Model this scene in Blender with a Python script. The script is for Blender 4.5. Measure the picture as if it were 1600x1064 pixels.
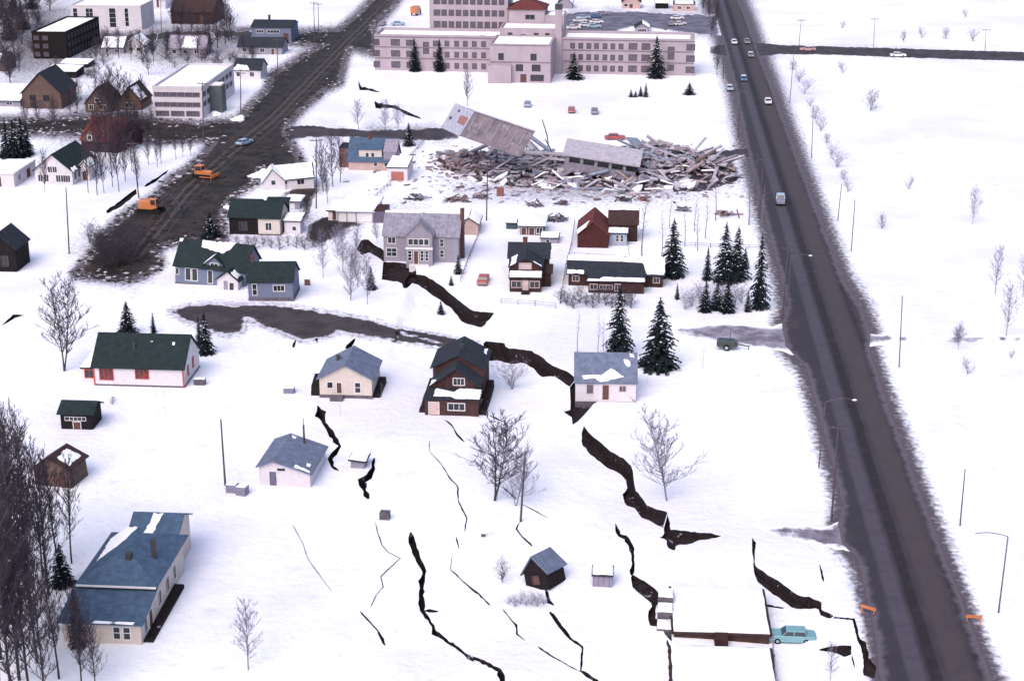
import bpy, math, random
import numpy as np
from mathutils import Vector, Matrix
from mathutils.geometry import delaunay_2d_cdt as CDT
random.seed(7)
for _o in list(bpy.data.objects): bpy.data.objects.remove(_o)
SC = bpy.context.scene
COL = SC.collection
# ------------------------------------------------------------------ camera, sky, sun, exposure
H = 90.0                      # height of the aircraft above the ground
F = 2600.0                    # focal length in photo pixels (photo 1600 x 1064)
PITCH = math.radians(19.13)
SP, CP = math.sin(PITCH), math.cos(PITCH)
cam = bpy.data.cameras.new('camera')
cam.sensor_width = 36.0; cam.lens = F / 1600.0 * 36.0
cam.clip_start = 1.0; cam.clip_end = 60000.0
co = bpy.data.objects.new('camera', cam); COL.objects.link(co)
co.location = (0, 0, H); co.rotation_euler = (math.radians(90) - PITCH, 0, 0)
SC.camera = co
SUN_EL, SUN_AZ = math.radians(48), math.radians(205)   # azimuth clockwise from +Y (view direction)
w = bpy.data.worlds.new('World'); SC.world = w; w.use_nodes = True
nt = w.node_tree; nt.nodes.clear()
sky = nt.nodes.new('ShaderNodeTexSky'); sky.sky_type = 'NISHITA'; sky.sun_disc = False
sky.sun_elevation = SUN_EL; sky.sun_rotation = SUN_AZ; sky.air_density = 1.0; sky.dust_density = 4.0; sky.ozone_density = 1.0
bg = nt.nodes.new('ShaderNodeBackground'); bg.inputs['Strength'].default_value = 0.15
wo = nt.nodes.new('ShaderNodeOutputWorld')
nt.links.new(sky.outputs[0], bg.inputs[0]); nt.links.new(bg.outputs[0], wo.inputs[0])
sl = bpy.data.lights.new('sun', 'SUN'); sl.energy = 0.9; sl.angle = math.radians(60); sl.color = (1.0, 0.93, 0.88)
so = bpy.data.objects.new('sun', sl); COL.objects.link(so)
sd = Vector((math.sin(SUN_AZ) * math.cos(SUN_EL), math.cos(SUN_AZ) * math.cos(SUN_EL), math.sin(SUN_EL)))
so.rotation_euler = sd.to_track_quat('Z', 'Y').to_euler(); so.location = (0, 0, 200)
vs = SC.view_settings
vs.view_transform = 'Standard'; vs.look = 'None'; vs.gamma = 1.0; vs.use_curve_mapping = False; vs.exposure = 0.64
SC.render.resolution_x, SC.render.resolution_y = 1024, 680
SC.render.film_transparent = False

# ------------------------------------------------------------------ pixels of the photograph -> places
def ppm(py, z=0.0):                 # pixels per metre at the ground seen at row py
    return F * (SP + (py - 532.0) / F * CP) / (H - z)
def ray(px, py):
    dx, dy = (px - 800.0) / F, (532.0 - py) / F
    return dx, CP + dy * SP, -SP + dy * CP
def pxz(px, py, z):                 # the point of that pixel's ray at height z
    d = ray(px, py); t = (z - H) / d[2]
    return Vector((d[0] * t, d[1] * t, z))
def zoomed(x0, y0, s, pts):
    return [(x0 + p[0] * s, y0 + p[1] * s) for p in pts]
def resample(pts, step, closed=False, jit=0.0, rng=None):
    P = [Vector((p[0], p[1])) for p in pts]
    if closed: P.append(P[0])
    out = []
    for a, b in zip(P[:-1], P[1:]):
        L = (b - a).length; n = max(1, int(L / step))
        for i in range(n):
            q = a.lerp(b, i / n)
            if jit and i: q = q + Vector((rng.uniform(-jit, jit), rng.uniform(-jit, jit)))
            out.append((q.x, q.y))
    if not closed: out.append((P[-1].x, P[-1].y))
    return out
def resample_n(pts, n):
    P = np.array(pts, float); d = np.r_[0, np.cumsum(np.hypot(*np.diff(P, axis=0).T))]
    t = np.linspace(0, d[-1], n)
    return np.c_[np.interp(t, d, P[:, 0]), np.interp(t, d, P[:, 1])]
def dist_poly(Q, P, closed=False):  # distances of points Q to a polyline P and the nearest parameter (index units)
    P = np.array(P, float)
    if closed: P = np.vstack([P, P[:1]])
    best = np.full(len(Q), 1e18); par = np.zeros(len(Q))
    for i in range(len(P) - 1):
        a, b = P[i], P[i + 1]; ab = b - a; L2 = (ab * ab).sum() + 1e-12
        t = np.clip(((Q - a) @ ab) / L2, 0, 1)
        d = ((Q - (a + t[:, None] * ab)) ** 2).sum(1)
        m = d < best; best[m] = d[m]; par[m] = i + t[m]
    return np.sqrt(best), par
def inside(Q, P):
    P = np.array(P, float); r = np.zeros(len(Q), bool); j = len(P) - 1
    for i in range(len(P)):
        xi, yi = P[i]; xj, yj = P[j]
        c = ((yi > Q[:, 1]) != (yj > Q[:, 1])) & (Q[:, 0] < (xj - xi) * (Q[:, 1] - yi) / (yj - yi + 1e-12) + xi)
        r ^= c; j = i
    return r

# ------------------------------------------------------------------ materials
MATS = {}
def mat(name, col, rough=0.8, var=0.25, scale=1.5, spec=0.15, bump=0.0, bscale=8.0, streak=None, metal=0.0, spots=None):
    """Principled material: base colour broken up by two noises; streak=(sx,sy,sz) stretches the noise; spots=(colour, threshold)."""
    if name in MATS: return MATS[name]
    m = bpy.data.materials.new(name); m.use_nodes = True; t = m.node_tree; N = t.nodes; L = t.links
    b = N['Principled BSDF']; b.inputs['Roughness'].default_value = rough; b.inputs['Metallic'].default_value = metal
    b.inputs['Specular IOR Level'].default_value = spec
    tc = N.new('ShaderNodeTexCoord'); mp = N.new('ShaderNodeMapping'); L.new(tc.outputs['Object'], mp.inputs[0])
    if streak: mp.inputs['Scale'].default_value = streak
    nz = N.new('ShaderNodeTexNoise'); nz.inputs['Scale'].default_value = scale; nz.inputs['Detail'].default_value = 6; nz.inputs['Roughness'].default_value = 0.65
    L.new(mp.outputs[0], nz.inputs[0])
    rp = N.new('ShaderNodeMapRange'); rp.inputs[1].default_value = 0.3; rp.inputs[2].default_value = 0.7
    rp.inputs[3].default_value = 1 - var; rp.inputs[4].default_value = 1 + var
    L.new(nz.outputs[0], rp.inputs[0])
    mx = N.new('ShaderNodeMix'); mx.data_type = 'RGBA'; mx.blend_type = 'MULTIPLY'; mx.inputs[0].default_value = 1
    mx.inputs[6].default_value = (*col, 1)
    L.new(rp.outputs[0], mx.inputs[7]); out = mx.outputs[2]
    if spots:
        n2 = N.new('ShaderNodeTexNoise'); n2.inputs['Scale'].default_value = spots[2] if len(spots) > 2 else 0.6; n2.inputs['Detail'].default_value = 5
        L.new(tc.outputs['Object'], n2.inputs[0])
        r2 = N.new('ShaderNodeMapRange'); r2.inputs[1].default_value = spots[1]; r2.inputs[2].default_value = spots[1] + 0.06; L.new(n2.outputs[0], r2.inputs[0])
        m2 = N.new('ShaderNodeMix'); m2.data_type = 'RGBA'; L.new(r2.outputs[0], m2.inputs[0]); L.new(out, m2.inputs[6]); m2.inputs[7].default_value = (*spots[0], 1)
        out = m2.outputs[2]
    L.new(out, b.inputs['Base Color'])
    if bump:
        bp = N.new('ShaderNodeBump'); bp.inputs['Strength'].default_value = bump; bp.inputs['Distance'].default_value = 0.1
        n3 = N.new('ShaderNodeTexNoise'); n3.inputs['Scale'].default_value = bscale; n3.inputs['Detail'].default_value = 5
        L.new(mp.outputs[0], n3.inputs[0]); L.new(n3.outputs[0], bp.inputs['Height']); L.new(bp.outputs[0], b.inputs['Normal'])
    MATS[name] = m; return m
def siding(name, col, pitch=0.16, axis=2, var=0.12, rough=0.75, dark=0.55):
    """Lapped boards, corrugation or shingle courses: thin darker joints across one axis."""
    if name in MATS: return MATS[name]
    m = mat(name, col, rough, var, 1.2); t = m.node_tree; N = t.nodes; L = t.links; b = N['Principled BSDF']
    src = b.inputs['Base Color'].links[0].from_socket
    tc = N.new('ShaderNodeTexCoord'); sx = N.new('ShaderNodeSeparateXYZ'); L.new(tc.outputs['Object'], sx.inputs[0])
    mu = N.new('ShaderNodeMath'); mu.operation = 'DIVIDE'; L.new(sx.outputs[axis], mu.inputs[0]); mu.inputs[1].default_value = pitch
    fr = N.new('ShaderNodeMath'); fr.operation = 'FRACT'; L.new(mu.outputs[0], fr.inputs[0])
    r = N.new('ShaderNodeMapRange'); r.inputs[1].default_value = 0.0; r.inputs[2].default_value = 0.22; r.inputs[3].default_value = dark; r.inputs[4].default_value = 1.0
    L.new(fr.outputs[0], r.inputs[0])
    mx = N.new('ShaderNodeMix'); mx.data_type = 'RGBA'; mx.blend_type = 'MULTIPLY'; mx.inputs[0].default_value = 1
    L.new(src, mx.inputs[6]); L.new(r.outputs[0], mx.inputs[7]); L.new(mx.outputs[2], b.inputs['Base Color'])
    bp = N.new('ShaderNodeBump'); bp.inputs['Strength'].default_value = 0.4; bp.inputs['Distance'].default_value = 0.03
    L.new(fr.outputs[0], bp.inputs['Height']); L.new(bp.outputs[0], b.inputs['Normal'])
    return m
SNOWC = (0.80, 0.80, 0.88)
def snow_ground():
    m = bpy.data.materials.new('snow_ground'); m.use_nodes = True; t = m.node_tree; N = t.nodes; L = t.links
    b = N['Principled BSDF']; b.inputs['Roughness'].default_value = 0.7; b.inputs['Specular IOR Level'].default_value = 0.2
    g = N.new('ShaderNodeNewGeometry')
    def noise(scale, det, vec=None):
        n = N.new('ShaderNodeTexNoise'); n.inputs['Scale'].default_value = scale; n.inputs['Detail'].default_value = det; n.inputs['Roughness'].default_value = 0.6
        L.new(vec or g.outputs['Position'], n.inputs[0]); return n.outputs[0]
    def rng(s, a, c, lo, hi):
        r = N.new('ShaderNodeMapRange'); r.interpolation_type = 'SMOOTHSTEP'
        for i, v in enumerate((a, c, lo, hi)): r.inputs[1 + i].default_value = v
        L.new(s, r.inputs[0]); return r.outputs[0]
    def mix(f, a, c):
        x = N.new('ShaderNodeMix'); x.data_type = 'RGBA'
        if isinstance(f, float): x.inputs[0].default_value = f
        else: L.new(f, x.inputs[0])
        if isinstance(a, tuple): x.inputs[6].default_value = (*a, 1)
        else: L.new(a, x.inputs[6])
        x.inputs[7].default_value = (*c, 1); return x.outputs[2]
    c = mix(rng(noise(0.03, 4), 0.42, 0.66, 0.0, 1.0), SNOWC, (0.68, 0.67, 0.80))  # bluish shadow tint painted into the snow in soft noise patches
    c = mix(rng(noise(0.25, 6), 0.58, 0.72, 0.0, 0.6), c, (0.60, 0.59, 0.72))
    c = mix(rng(noise(2.2, 3), 0.70, 0.74, 0.0, 0.5), c, (0.30, 0.28, 0.36))
    at = N.new('ShaderNodeAttribute'); at.attribute_name = 'dirt'
    ad = N.new('ShaderNodeMath'); ad.operation = 'MULTIPLY_ADD'; L.new(noise(1.1, 6), ad.inputs[0]); ad.inputs[1].default_value = 1.5; ad.inputs[2].default_value = -0.75
    a2 = N.new('ShaderNodeMath'); a2.operation = 'ADD'; L.new(at.outputs['Fac'], a2.inputs[0]); L.new(ad.outputs[0], a2.inputs[1])
    mu = N.new('ShaderNodeMath'); mu.operation = 'MULTIPLY'; L.new(rng(a2.outputs[0], 0.08, 0.9, 0.0, 1.0), mu.inputs[0]); L.new(rng(at.outputs['Fac'], 0.02, 0.3, 0.0, 1.0), mu.inputs[1])
    c = mix(mu.outputs[0], c, (0.085, 0.070, 0.090))
    L.new(c, b.inputs['Base Color'])
    bp = N.new('ShaderNodeBump'); bp.inputs['Strength'].default_value = 0.5; bp.inputs['Distance'].default_value = 0.5
    L.new(noise(0.7, 6), bp.inputs['Height']); L.new(bp.outputs[0], b.inputs['Normal'])
    MATS['snow_ground'] = m; return m
def road_mat(name, cols, soft=1.5, amp=2.2, nscale=0.35, lanes=None, bump=0.0, clump=0.0, edge=(0.6, 0.58, 0.68)):
    """cols = (main, second tone); snow takes over towards the sheet's edge; lanes = [(u0, u1, colour, strength)] along the road."""
    m = bpy.data.materials.new(name); m.use_nodes = True; t = m.node_tree; N = t.nodes; L = t.links
    b = N['Principled BSDF']; b.inputs['Roughness'].default_value = 0.75; b.inputs['Specular IOR Level'].default_value = 0.25
    g = N.new('ShaderNodeNewGeometry')
    def noise(scale, det=6, rough=0.62):
        n = N.new('ShaderNodeTexNoise'); n.inputs['Scale'].default_value = scale; n.inputs['Detail'].default_value = det; n.inputs['Roughness'].default_value = rough
        L.new(g.outputs['Position'], n.inputs[0]); return n.outputs[0]
    def rng(s, a, c, lo=0.0, hi=1.0):
        r = N.new('ShaderNodeMapRange'); r.interpolation_type = 'SMOOTHSTEP'
        for i, v in enumerate((a, c, lo, hi)): r.inputs[1 + i].default_value = v
        L.new(s, r.inputs[0]); return r.outputs[0]
    def math_(op, a, c):
        x = N.new('ShaderNodeMath'); x.operation = op
        for i, v in enumerate((a, c)):
            if isinstance(v, (int, float)): x.inputs[i].default_value = v
            else: L.new(v, x.inputs[i])
        return x.outputs[0]
    def mix(f, a, c):
        x = N.new('ShaderNodeMix'); x.data_type = 'RGBA'; L.new(f, x.inputs[0])
        for i, v in ((6, a), (7, c)):
            if isinstance(v, tuple): x.inputs[i].default_value = (*v, 1)
            else: L.new(v, x.inputs[i])
        return x.outputs[2]
    c = mix(rng(noise(0.22), 0.38, 0.62), cols[0], cols[1])
    c = mix(rng(noise(1.6, 4), 0.5, 0.75, 0.0, 0.45), c, tuple(v * 0.5 for v in cols[0]))
    if lanes:
        at = N.new('ShaderNodeAttribute'); at.attribute_name = 'u'
        wob = math_('MULTIPLY_ADD', noise(0.06), 0.05)
        wob.node.inputs[2].default_value = -0.025
        u = math_('ADD', at.outputs['Fac'], wob)
        for (u0, u1, lc, st) in lanes:
            mid, hw = (u0 + u1) / 2, (u1 - u0) / 2
            dd = math_('ABSOLUTE', math_('SUBTRACT', u, mid), 0)
            f = rng(dd, hw * 0.6, hw * 1.15, st, 0.0)
            c = mix(math_('MULTIPLY', f, rng(noise(0.5), 0.3, 0.6, 0.55, 1.0)), c, lc)
    ed = N.new('ShaderNodeAttribute'); ed.attribute_name = 'edge'
    nn = math_('MULTIPLY', math_('SUBTRACT', noise(nscale), 0.5), amp * 2)
    e2 = math_('ADD', ed.outputs['Fac'], nn)
    if clump: e2 = math_('ADD', e2, math_('MULTIPLY', math_('SUBTRACT', noise(1.7, 4), 0.5), clump * 2))
    f = rng(e2, soft * 0.35, soft * 1.6)
    c = mix(f, edge, c)
    L.new(c, b.inputs['Base Color'])
    if bump:
        bp = N.new('ShaderNodeBump'); bp.inputs['Strength'].default_value = bump; bp.inputs['Distance'].default_value = 0.6
        L.new(noise(0.8), bp.inputs['Height']); L.new(bp.outputs[0], b.inputs['Normal'])
    MATS[name] = m; return m

# ------------------------------------------------------------------ mesh helpers
class MB:
    def __init__(s): s.v = []; s.f = []
    def poly(s, pts):
        n = len(s.v); s.v += [tuple(p) for p in pts]; s.f.append(list(range(n, n + len(pts)))); return s
    def prism(s, pts, vec):             # polygon extruded along vec
        n = len(s.v); k = len(pts); vec = Vector(vec)
        s.v += [tuple(Vector(p)) for p in pts] + [tuple(Vector(p) + vec) for p in pts]
        s.f.append([n + i for i in range(k)][::-1]); s.f.append([n + k + i for i in range(k)])
        for i in range(k):
            j = (i + 1) % k; s.f.append([n + i, n + j, n + k + j, n + k + i])
        return s
    def box(s, x0, x1, y0, y1, z0, z1, M=None):
        P = [Vector((x, y, z)) for z in (z0, z1) for x, y in ((x0, y0), (x1, y0), (x1, y1), (x0, y1))]
        if M is not None: P = [M @ p for p in P]
        n = len(s.v); s.v += [tuple(p) for p in P]
        s.f += [[n + i for i in q] for q in ((3, 2, 1, 0), (4, 5, 6, 7), (0, 1, 5, 4), (1, 2, 6, 5), (2, 3, 7, 6), (3, 0, 4, 7))]
        return s
    def tube(s, p, q, r0, r1, n=6, cap=True):
        p, q = Vector(p), Vector(q); d = q - p
        if d.length < 1e-6: return s
        d.normalize(); a = d.orthogonal().normalized(); b = d.cross(a); k = len(s.v)
        for c, r in ((p, r0), (q, r1)):
            for i in range(n):
                t = 2 * math.pi * i / n; s.v.append(tuple(c + a * (r * math.cos(t)) + b * (r * math.sin(t))))
        for i in range(n):
            j = (i + 1) % n; s.f.append([k + i, k + j, k + n + j, k + n + i])
        if cap: s.f.append([k + i for i in range(n)][::-1]); s.f.append([k + n + i for i in range(n)])
        return s
    def loft(s, rings, cap=True):
        k = len(rings[0]); n0 = len(s.v)
        for r in rings: s.v += [tuple(p) for p in r]
        for a in range(len(rings) - 1):
            for i in range(k):
                j = (i + 1) % k; s.f.append([n0 + a * k + i, n0 + a * k + j, n0 + (a + 1) * k + j, n0 + (a + 1) * k + i])
        if cap:
            s.f.append([n0 + i for i in range(k)][::-1]); s.f.append([n0 + (len(rings) - 1) * k + i for i in range(k)])
        return s
    def blob(s, c, rx, ry, rz, rng, jit=0.25, seg=7, rings=4):
        n0 = len(s.v); c = Vector(c)
        s.v.append(tuple(c + Vector((0, 0, -rz))))
        for a in range(1, rings):
            ph = -math.pi / 2 + math.pi * a / rings
            for i in range(seg):
                t = 2 * math.pi * i / seg; k = 1 + rng.uniform(-jit, jit)
                s.v.append(tuple(c + Vector((rx * k * math.cos(ph) * math.cos(t), ry * k * math.cos(ph) * math.sin(t), rz * k * math.sin(ph)))))
        s.v.append(tuple(c + Vector((0, 0, rz)))); e = len(s.v) - 1
        for i in range(seg):
            j = (i + 1) % seg
            s.f.append([n0, n0 + 1 + j, n0 + 1 + i]); b = n0 + 1 + (rings - 2) * seg; s.f.append([e, b + i, b + j])
            for a in range(rings - 2):
                q = n0 + 1 + a * seg; s.f.append([q + i, q + j, q + seg + j, q + seg + i])
        return s
    def mesh(s, name, m=None, smooth=False):
        me = bpy.data.meshes.new(name); me.from_pydata(s.v, [], s.f); me.update()
        if m: me.materials.append(m)
        if smooth: me.shade_smooth()
        return me
    def build(s, name, m, parent=None, smooth=False):
        return link(name, s.mesh(name, m, smooth), parent)
def link(name, data, parent=None, loc=None, rot=None, scale=None):
    o = bpy.data.objects.new(name, data); COL.objects.link(o)
    if parent: o.parent = parent
    if loc is not None: o.location = loc
    if rot is not None: o.rotation_euler = rot
    if scale is not None: o.scale = scale if hasattr(scale, '__len__') else (scale,) * 3
    return o
def tag(o, label=None, cat=None, group=None, kind=None):
    if label: o['label'] = label
    if cat: o['category'] = cat
    if group: o['group'] = group
    if kind: o['kind'] = kind
    return o
def thing(name, label, cat, loc, rz=0.0, group=None, tilt=(0, 0), scale=None):
    o = link(name, None, None, loc, (math.radians(tilt[0]), math.radians(tilt[1]), rz), scale)
    return tag(o, label, cat, group)
def children(o): return [c for c in bpy.data.objects if c.parent == o]
# ------------------------------------------------------------------ the ground and its cracks
# scarps: upper rim (ground that stayed) and lower rim (ground that sank); the drop follows from the face seen between them
z8 = lambda p: zoomed(740, 480, .2444, p)
z6 = lambda p: zoomed(880, 640, .2256, p)
z7 = lambda p: zoomed(1000, 820, .25, p)
z5 = lambda p: zoomed(700, 820, .2293, p)
z3 = lambda p: zoomed(380, 780, .2669, p)
z2 = lambda p: zoomed(320, 600, .2256, p)
z4 = lambda p: zoomed(640, 640, .2068, p)
zg = lambda p: zoomed(480, 180, .2632, p)
zl = lambda p: zoomed(0, 180, .2538, p)
zh = lambda p: zoomed(560, 0, .188, p)
SCARPS = [
    ([(640, 428), (664, 430), (690, 447), (720, 472), (738, 486), (773, 489)],
     [(632, 441), (652, 444), (680, 464), (706, 482), (722, 503), (752, 513), (765, 499)]),
    (z8([(60, 230), (90, 215), (200, 230), (210, 260), (370, 280), (440, 320), (500, 370), (600, 410), (655, 455)]),
     z8([(70, 335), (100, 342), (150, 340), (240, 362), (320, 355), (380, 390), (435, 445), (520, 440), (570, 480), (612, 505)])),
    (z8([(655, 462), (648, 560), (660, 600), (740, 590), (800, 600)]),
     z8([(616, 510), (620, 660), (560, 672), (600, 680), (625, 690), (632, 755), (690, 705), (735, 655), (770, 620)])),
    (z6([(140, 115), (200, 180), (320, 280), (430, 345), (470, 390), (490, 470), (497, 560), (550, 610), (575, 660), (640, 685), (722, 710)]),
     z6([(125, 165), (130, 240), (200, 320), (300, 400), (390, 440), (440, 490), (445, 545), (412, 590), (418, 640), (450, 670), (500, 680), (540, 745), (620, 780), (690, 820)])),
    (z6([(727, 716), (742, 830), (900, 845), (1020, 855), (1095, 873)]),
     z6([(696, 824), (700, 870), (665, 882), (720, 900), (718, 955), (772, 980), (778, 935), (870, 930), (950, 900), (1060, 890)])),
    (z7([(698, 75), (722, 110), (718, 258), (760, 285), (850, 340), (960, 418), (980, 438), (1060, 450), (1132, 478), (1134, 530), (1200, 560), (1212, 573)]),
     z7([(698, 115), (708, 200), (710, 290), (730, 350), (830, 430), (960, 520), (1000, 525), (1110, 520), (1130, 567), (1190, 585)])),
    (z7([(1216, 573), (1342, 583), (1374, 712), (1412, 730), (1432, 835), (1475, 880), (1464, 960)]),
     z7([(1204, 582), (1328, 592), (1356, 720), (1380, 765), (1398, 850), (1396, 935)])),
    (z5([(1262, 340), (1300, 360), (1400, 420), (1440, 470), (1440, 520), (1418, 556), (1412, 640), (1452, 640), (1520, 655)]),
     z5([(1248, 355), (1255, 430), (1330, 490), (1398, 542), (1378, 572), (1358, 612), (1384, 692), (1444, 684), (1484, 752), (1524, 792)])),
    (zg([(320, 745), (360, 735), (400, 770), (455, 800), (470, 870)]), zg([(295, 800), (320, 830), (370, 815), (430, 850), (455, 875)])),
    (zg([(450, 872), (520, 874), (600, 884), (645, 905)]), zg([(445, 975), (500, 985), (560, 990), (580, 1040), (630, 985), (650, 950)])),
    (z7([(1115, 777), (1190, 755), (1322, 750)]), z7([(1120, 781), (1200, 792), (1280, 822), (1322, 808)])),
    (zl([(650, 592), (735, 530), (838, 455)]), zl([(660, 606), (745, 562), (842, 486)])),
]
TRENCH = [  # (centre line, width in pixels at each point or one)
    (z2([(780, 150), (800, 205), (830, 270), (880, 350), (937, 430), (900, 480), (868, 520), (885, 570), (930, 600)]), [5, 17, 6, 8, 7, 7, 6, 5, 2]),
    (z2([(1172, 512), (1165, 580), (1140, 640), (1085, 672), (1108, 735), (1132, 795)]), [4, 7, 8, 15, 5, 13]),
    (z3([(980, 195), (990, 250), (1030, 360), (1062, 420), (1045, 480), (1043, 560), (1050, 650), (1110, 740), (1120, 780), (1240, 860), (1350, 942)])
     + z5([(170, 905), (220, 922), (350, 990), (372, 1060), (372, 1180)]), [8, 9, 8, 5, 9, 9, 9, 4, 7, 5, 6, 8, 5, 8, 9, 9]),
    (z3([(1066, 650), (1140, 657)]), 5),
    (z3([(775, 130), (785, 190), (815, 270), (850, 310), (920, 345), (805, 450), (820, 510), (780, 560), (745, 630)]), 1.6),
    (z3([(685, 655), (790, 770), (830, 855)]), [2, 3, 5]),
    (z3([(290, 150), (350, 260), (380, 350), (460, 460), (520, 540)]), 1.1),
    (z5([(30, 200), (16, 300), (130, 410), (210, 470), (290, 550)]), [1, 1.5, 2.5, 3, 2]),
    (z5([(370, 570), (440, 655), (466, 680), (470, 740), (530, 790)]), [1.5, 2, 3, 2.5, 1.5]),
    (z5([(612, 828), (720, 900), (896, 996)]), [3, 2, 1.3]),
    (z5([(690, 590), (730, 640), (830, 770), (918, 830), (905, 990), (1010, 1064), (1030, 1160)]), [6, 5, 5, 3, 4, 7, 7]),
    (z5([(668, 440), (688, 520), (722, 545)]), 5),
    (z5([(1140, -10), (1165, 72), (1212, 82), (1245, 140), (1258, 210), (1262, 290), (1250, 342)]), [3, 7, 6, 8, 4, 6, 8]),
    (z5([(1492, 780), (1512, 860), (1512, 1060), (1515, 1160)]), [3, 5, 3, 3]),
    (z4([(265, 75), (320, 120), (360, 190), (415, 245)]), 2.4),
    (z4([(150, 230), (150, 312), (240, 410), (300, 510), (365, 580), (365, 680), (432, 820), (415, 920)]), [1, 1, 1.2, 2, 2.4, 2, 2.4, 2]),
    (z4([(350, 960), (375, 1050)]), 2), (z4([(705, 585), (810, 680)]), 2.4), (z4([(850, 712), (960, 770), (1050, 820)]), 1.3),
    (z4([(740, 350), (850, 420)]), 1.6), (z4([(830, 850), (808, 900), (850, 960), (930, 1030)]), [2, 3, 2, 3]),
    (z4([(600, 40), (730, 100)]), 2), (z4([(780, 190), (812, 215)]), 2),
    (zh([(140, 850), (152, 880), (300, 890), (400, 940), (520, 990)]), [5, 8, 5, 4, 2.5]),
    (zh([(0, 672), (20, 740), (80, 742), (178, 768)]), [3, 5, 4, 2]),
    (zl([(890, 440), (960, 400), (1036, 340)]), [6, 4, 2.5]),
    (z7([(780, 500), (900, 520)]), 3), (z7([(1324, 812), (1340, 890)]), 2), (z7([(1122, 248), (1150, 355)]), 3),
    ([(480, 512), (492, 522), (496, 536)], [3, 6, 2]), ([(555, 528), (548, 538), (540, 545)], [4, 7, 3]), ([(462, 531), (458, 543)], [4, 9]),
    ([(4, 508), (22, 494), (36, 492)], [3, 6, 2]), ([(490, 482), (498, 493)], [2, 4]), ([(630, 515), (636, 528)], [2, 4]),
]
rngG = random.Random(11)
scarp = []
for U, L in SCARPS:
    n = max(8, int(len(resample(U, 5))))
    Un, Ln = resample_n(U, n), resample_n(L, n)
    t = np.linspace(0, 1, n)
    win = np.clip(np.minimum(t / .28, (1 - t) / .28), 0, 1)
    if n < 26: win = win * 0
    drop = np.clip(0.7 * np.maximum(0, Ln[:, 1] - Un[:, 1]) / np.array([ppm(y) for y in Ln[:, 1]]) / CP, 0, 3.2) * win
    drop = np.convolve(np.pad(drop, 4, mode='edge'), np.ones(9) / 9, 'valid') * np.clip(np.minimum(t, 1 - t) / .1, 0, 1)
    scarp.append((Un, Ln, drop))
def field(Q, skip=-1):
    """Height of the ground at photo pixels Q (n,2): it sags towards each scarp on the low side."""
    Q = np.asarray(Q, float); z = np.zeros(len(Q))
    for i, (U, L, d) in enumerate(scarp):
        if i == skip: continue
        dL, pL = dist_poly(Q, L); dU, _ = dist_poly(Q, U)
        dd = np.interp(pL, np.arange(len(d)), d)
        z -= np.where(dL < dU, dd * np.exp(-(dL / 95.0) ** 2), 0)
    return z
_zc = {}
def prefetch(pts):                 # heights of many pixels at once
    for (x, y), z in zip(pts, field(pts)): _zc[(x, y)] = float(z)
def at(px, py, dz=0.0):
    z = _zc.get((px, py))
    if z is None: z = float(field([(px, py)])[0])
    return pxz(px, py, z + dz)

polys = []          # crack outlines: (pixel list, rim z list, floor z list)
for i, (U, L, d) in enumerate(scarp):
    px = [tuple(p) for p in U] + [tuple(p) for p in L[::-1]]
    z0 = field(px, skip=i); n = len(U)
    rim = z0.copy(); rim[n:] -= d[::-1]
    th = np.hypot(*(U - L).T) / np.array([ppm(y) for y in U[:, 1]])
    dep = np.clip(0.35 * th, 0.5, 1.2)
    fl = z0.copy(); fl[:n] -= d + dep; fl[n:] -= (d + dep)[::-1]
    js = [(x + rngG.uniform(-.9, .9), y + rngG.uniform(-.7, .7)) for x, y in px]
    polys.append((js, rim, fl))
for line, wd in TRENCH:
    P = resample(line, 5)
    if not isinstance(wd, list): wd = [wd] * len(line)
    _, par = dist_poly(np.array(P), np.array(line, float))
    W = np.interp(par, np.arange(len(line)), wd)
    lft, rgt = [], []
    for k in range(len(P)):
        a = Vector(P[max(0, k - 1)]); b = Vector(P[min(len(P) - 1, k + 1)]); t = (b - a).normalized(); nrm = Vector((t.y, -t.x))
        wv = W[k] * 0.5 * (1 + rngG.uniform(-.35, .35)); 
        if k in (0, len(P) - 1): wv *= 0.35
        j = Vector((rngG.uniform(-.5, .5), rngG.uniform(-.5, .5))) * min(1.5, 0.3 + W[k] * .2); c = Vector(P[k]) + j
        lft.append(tuple(c + nrm * wv)); rgt.append(tuple(c - nrm * wv))
    px = lft + rgt[::-1]; z0 = field(px)
    wm = W.mean() / ppm(np.mean([p[1] for p in P]))
    polys.append((px, z0, z0 - max(0.5, min(2.6, wm * 2.2))))

# roads are listed here so the verge dirt can be written into the ground's 'dirt' attribute
LE = lambda y: 1150 + .258 * (y - 142)
RE = lambda y: 1200 + .367 * (y - 122)
MAIN = [(LE(-60) - 8, -60), (LE(60), 60), (LE(142), 142), (LE(230) - 6, 230), (LE(330) - 6, 330), (LE(420) - 4, 420), (LE(480) - 6, 480), (LE(505) - 22, 505), (LE(540) - 26, 540),
        (LE(575) - 2, 575), (LE(640), 640), (LE(720), 720), (LE(790), 790), (LE(820) - 16, 820), (LE(850) - 16, 850), (LE(875) + 2, 875), (LE(1000) - 2, 1000), (LE(1050) - 12, 1050), (LE(1160) - 6, 1160),
        (RE(1160) + 10, 1160), (RE(1000) + 4, 1000), (RE(800), 800), (RE(600), 600), (RE(545) + 3, 545), (RE(520) + 14, 520), (RE(480) + 14, 480), (RE(440) + 2, 440), (RE(300), 300), (RE(122), 122), (RE(40), 40), (RE(-60) - 4, -60)]
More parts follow.
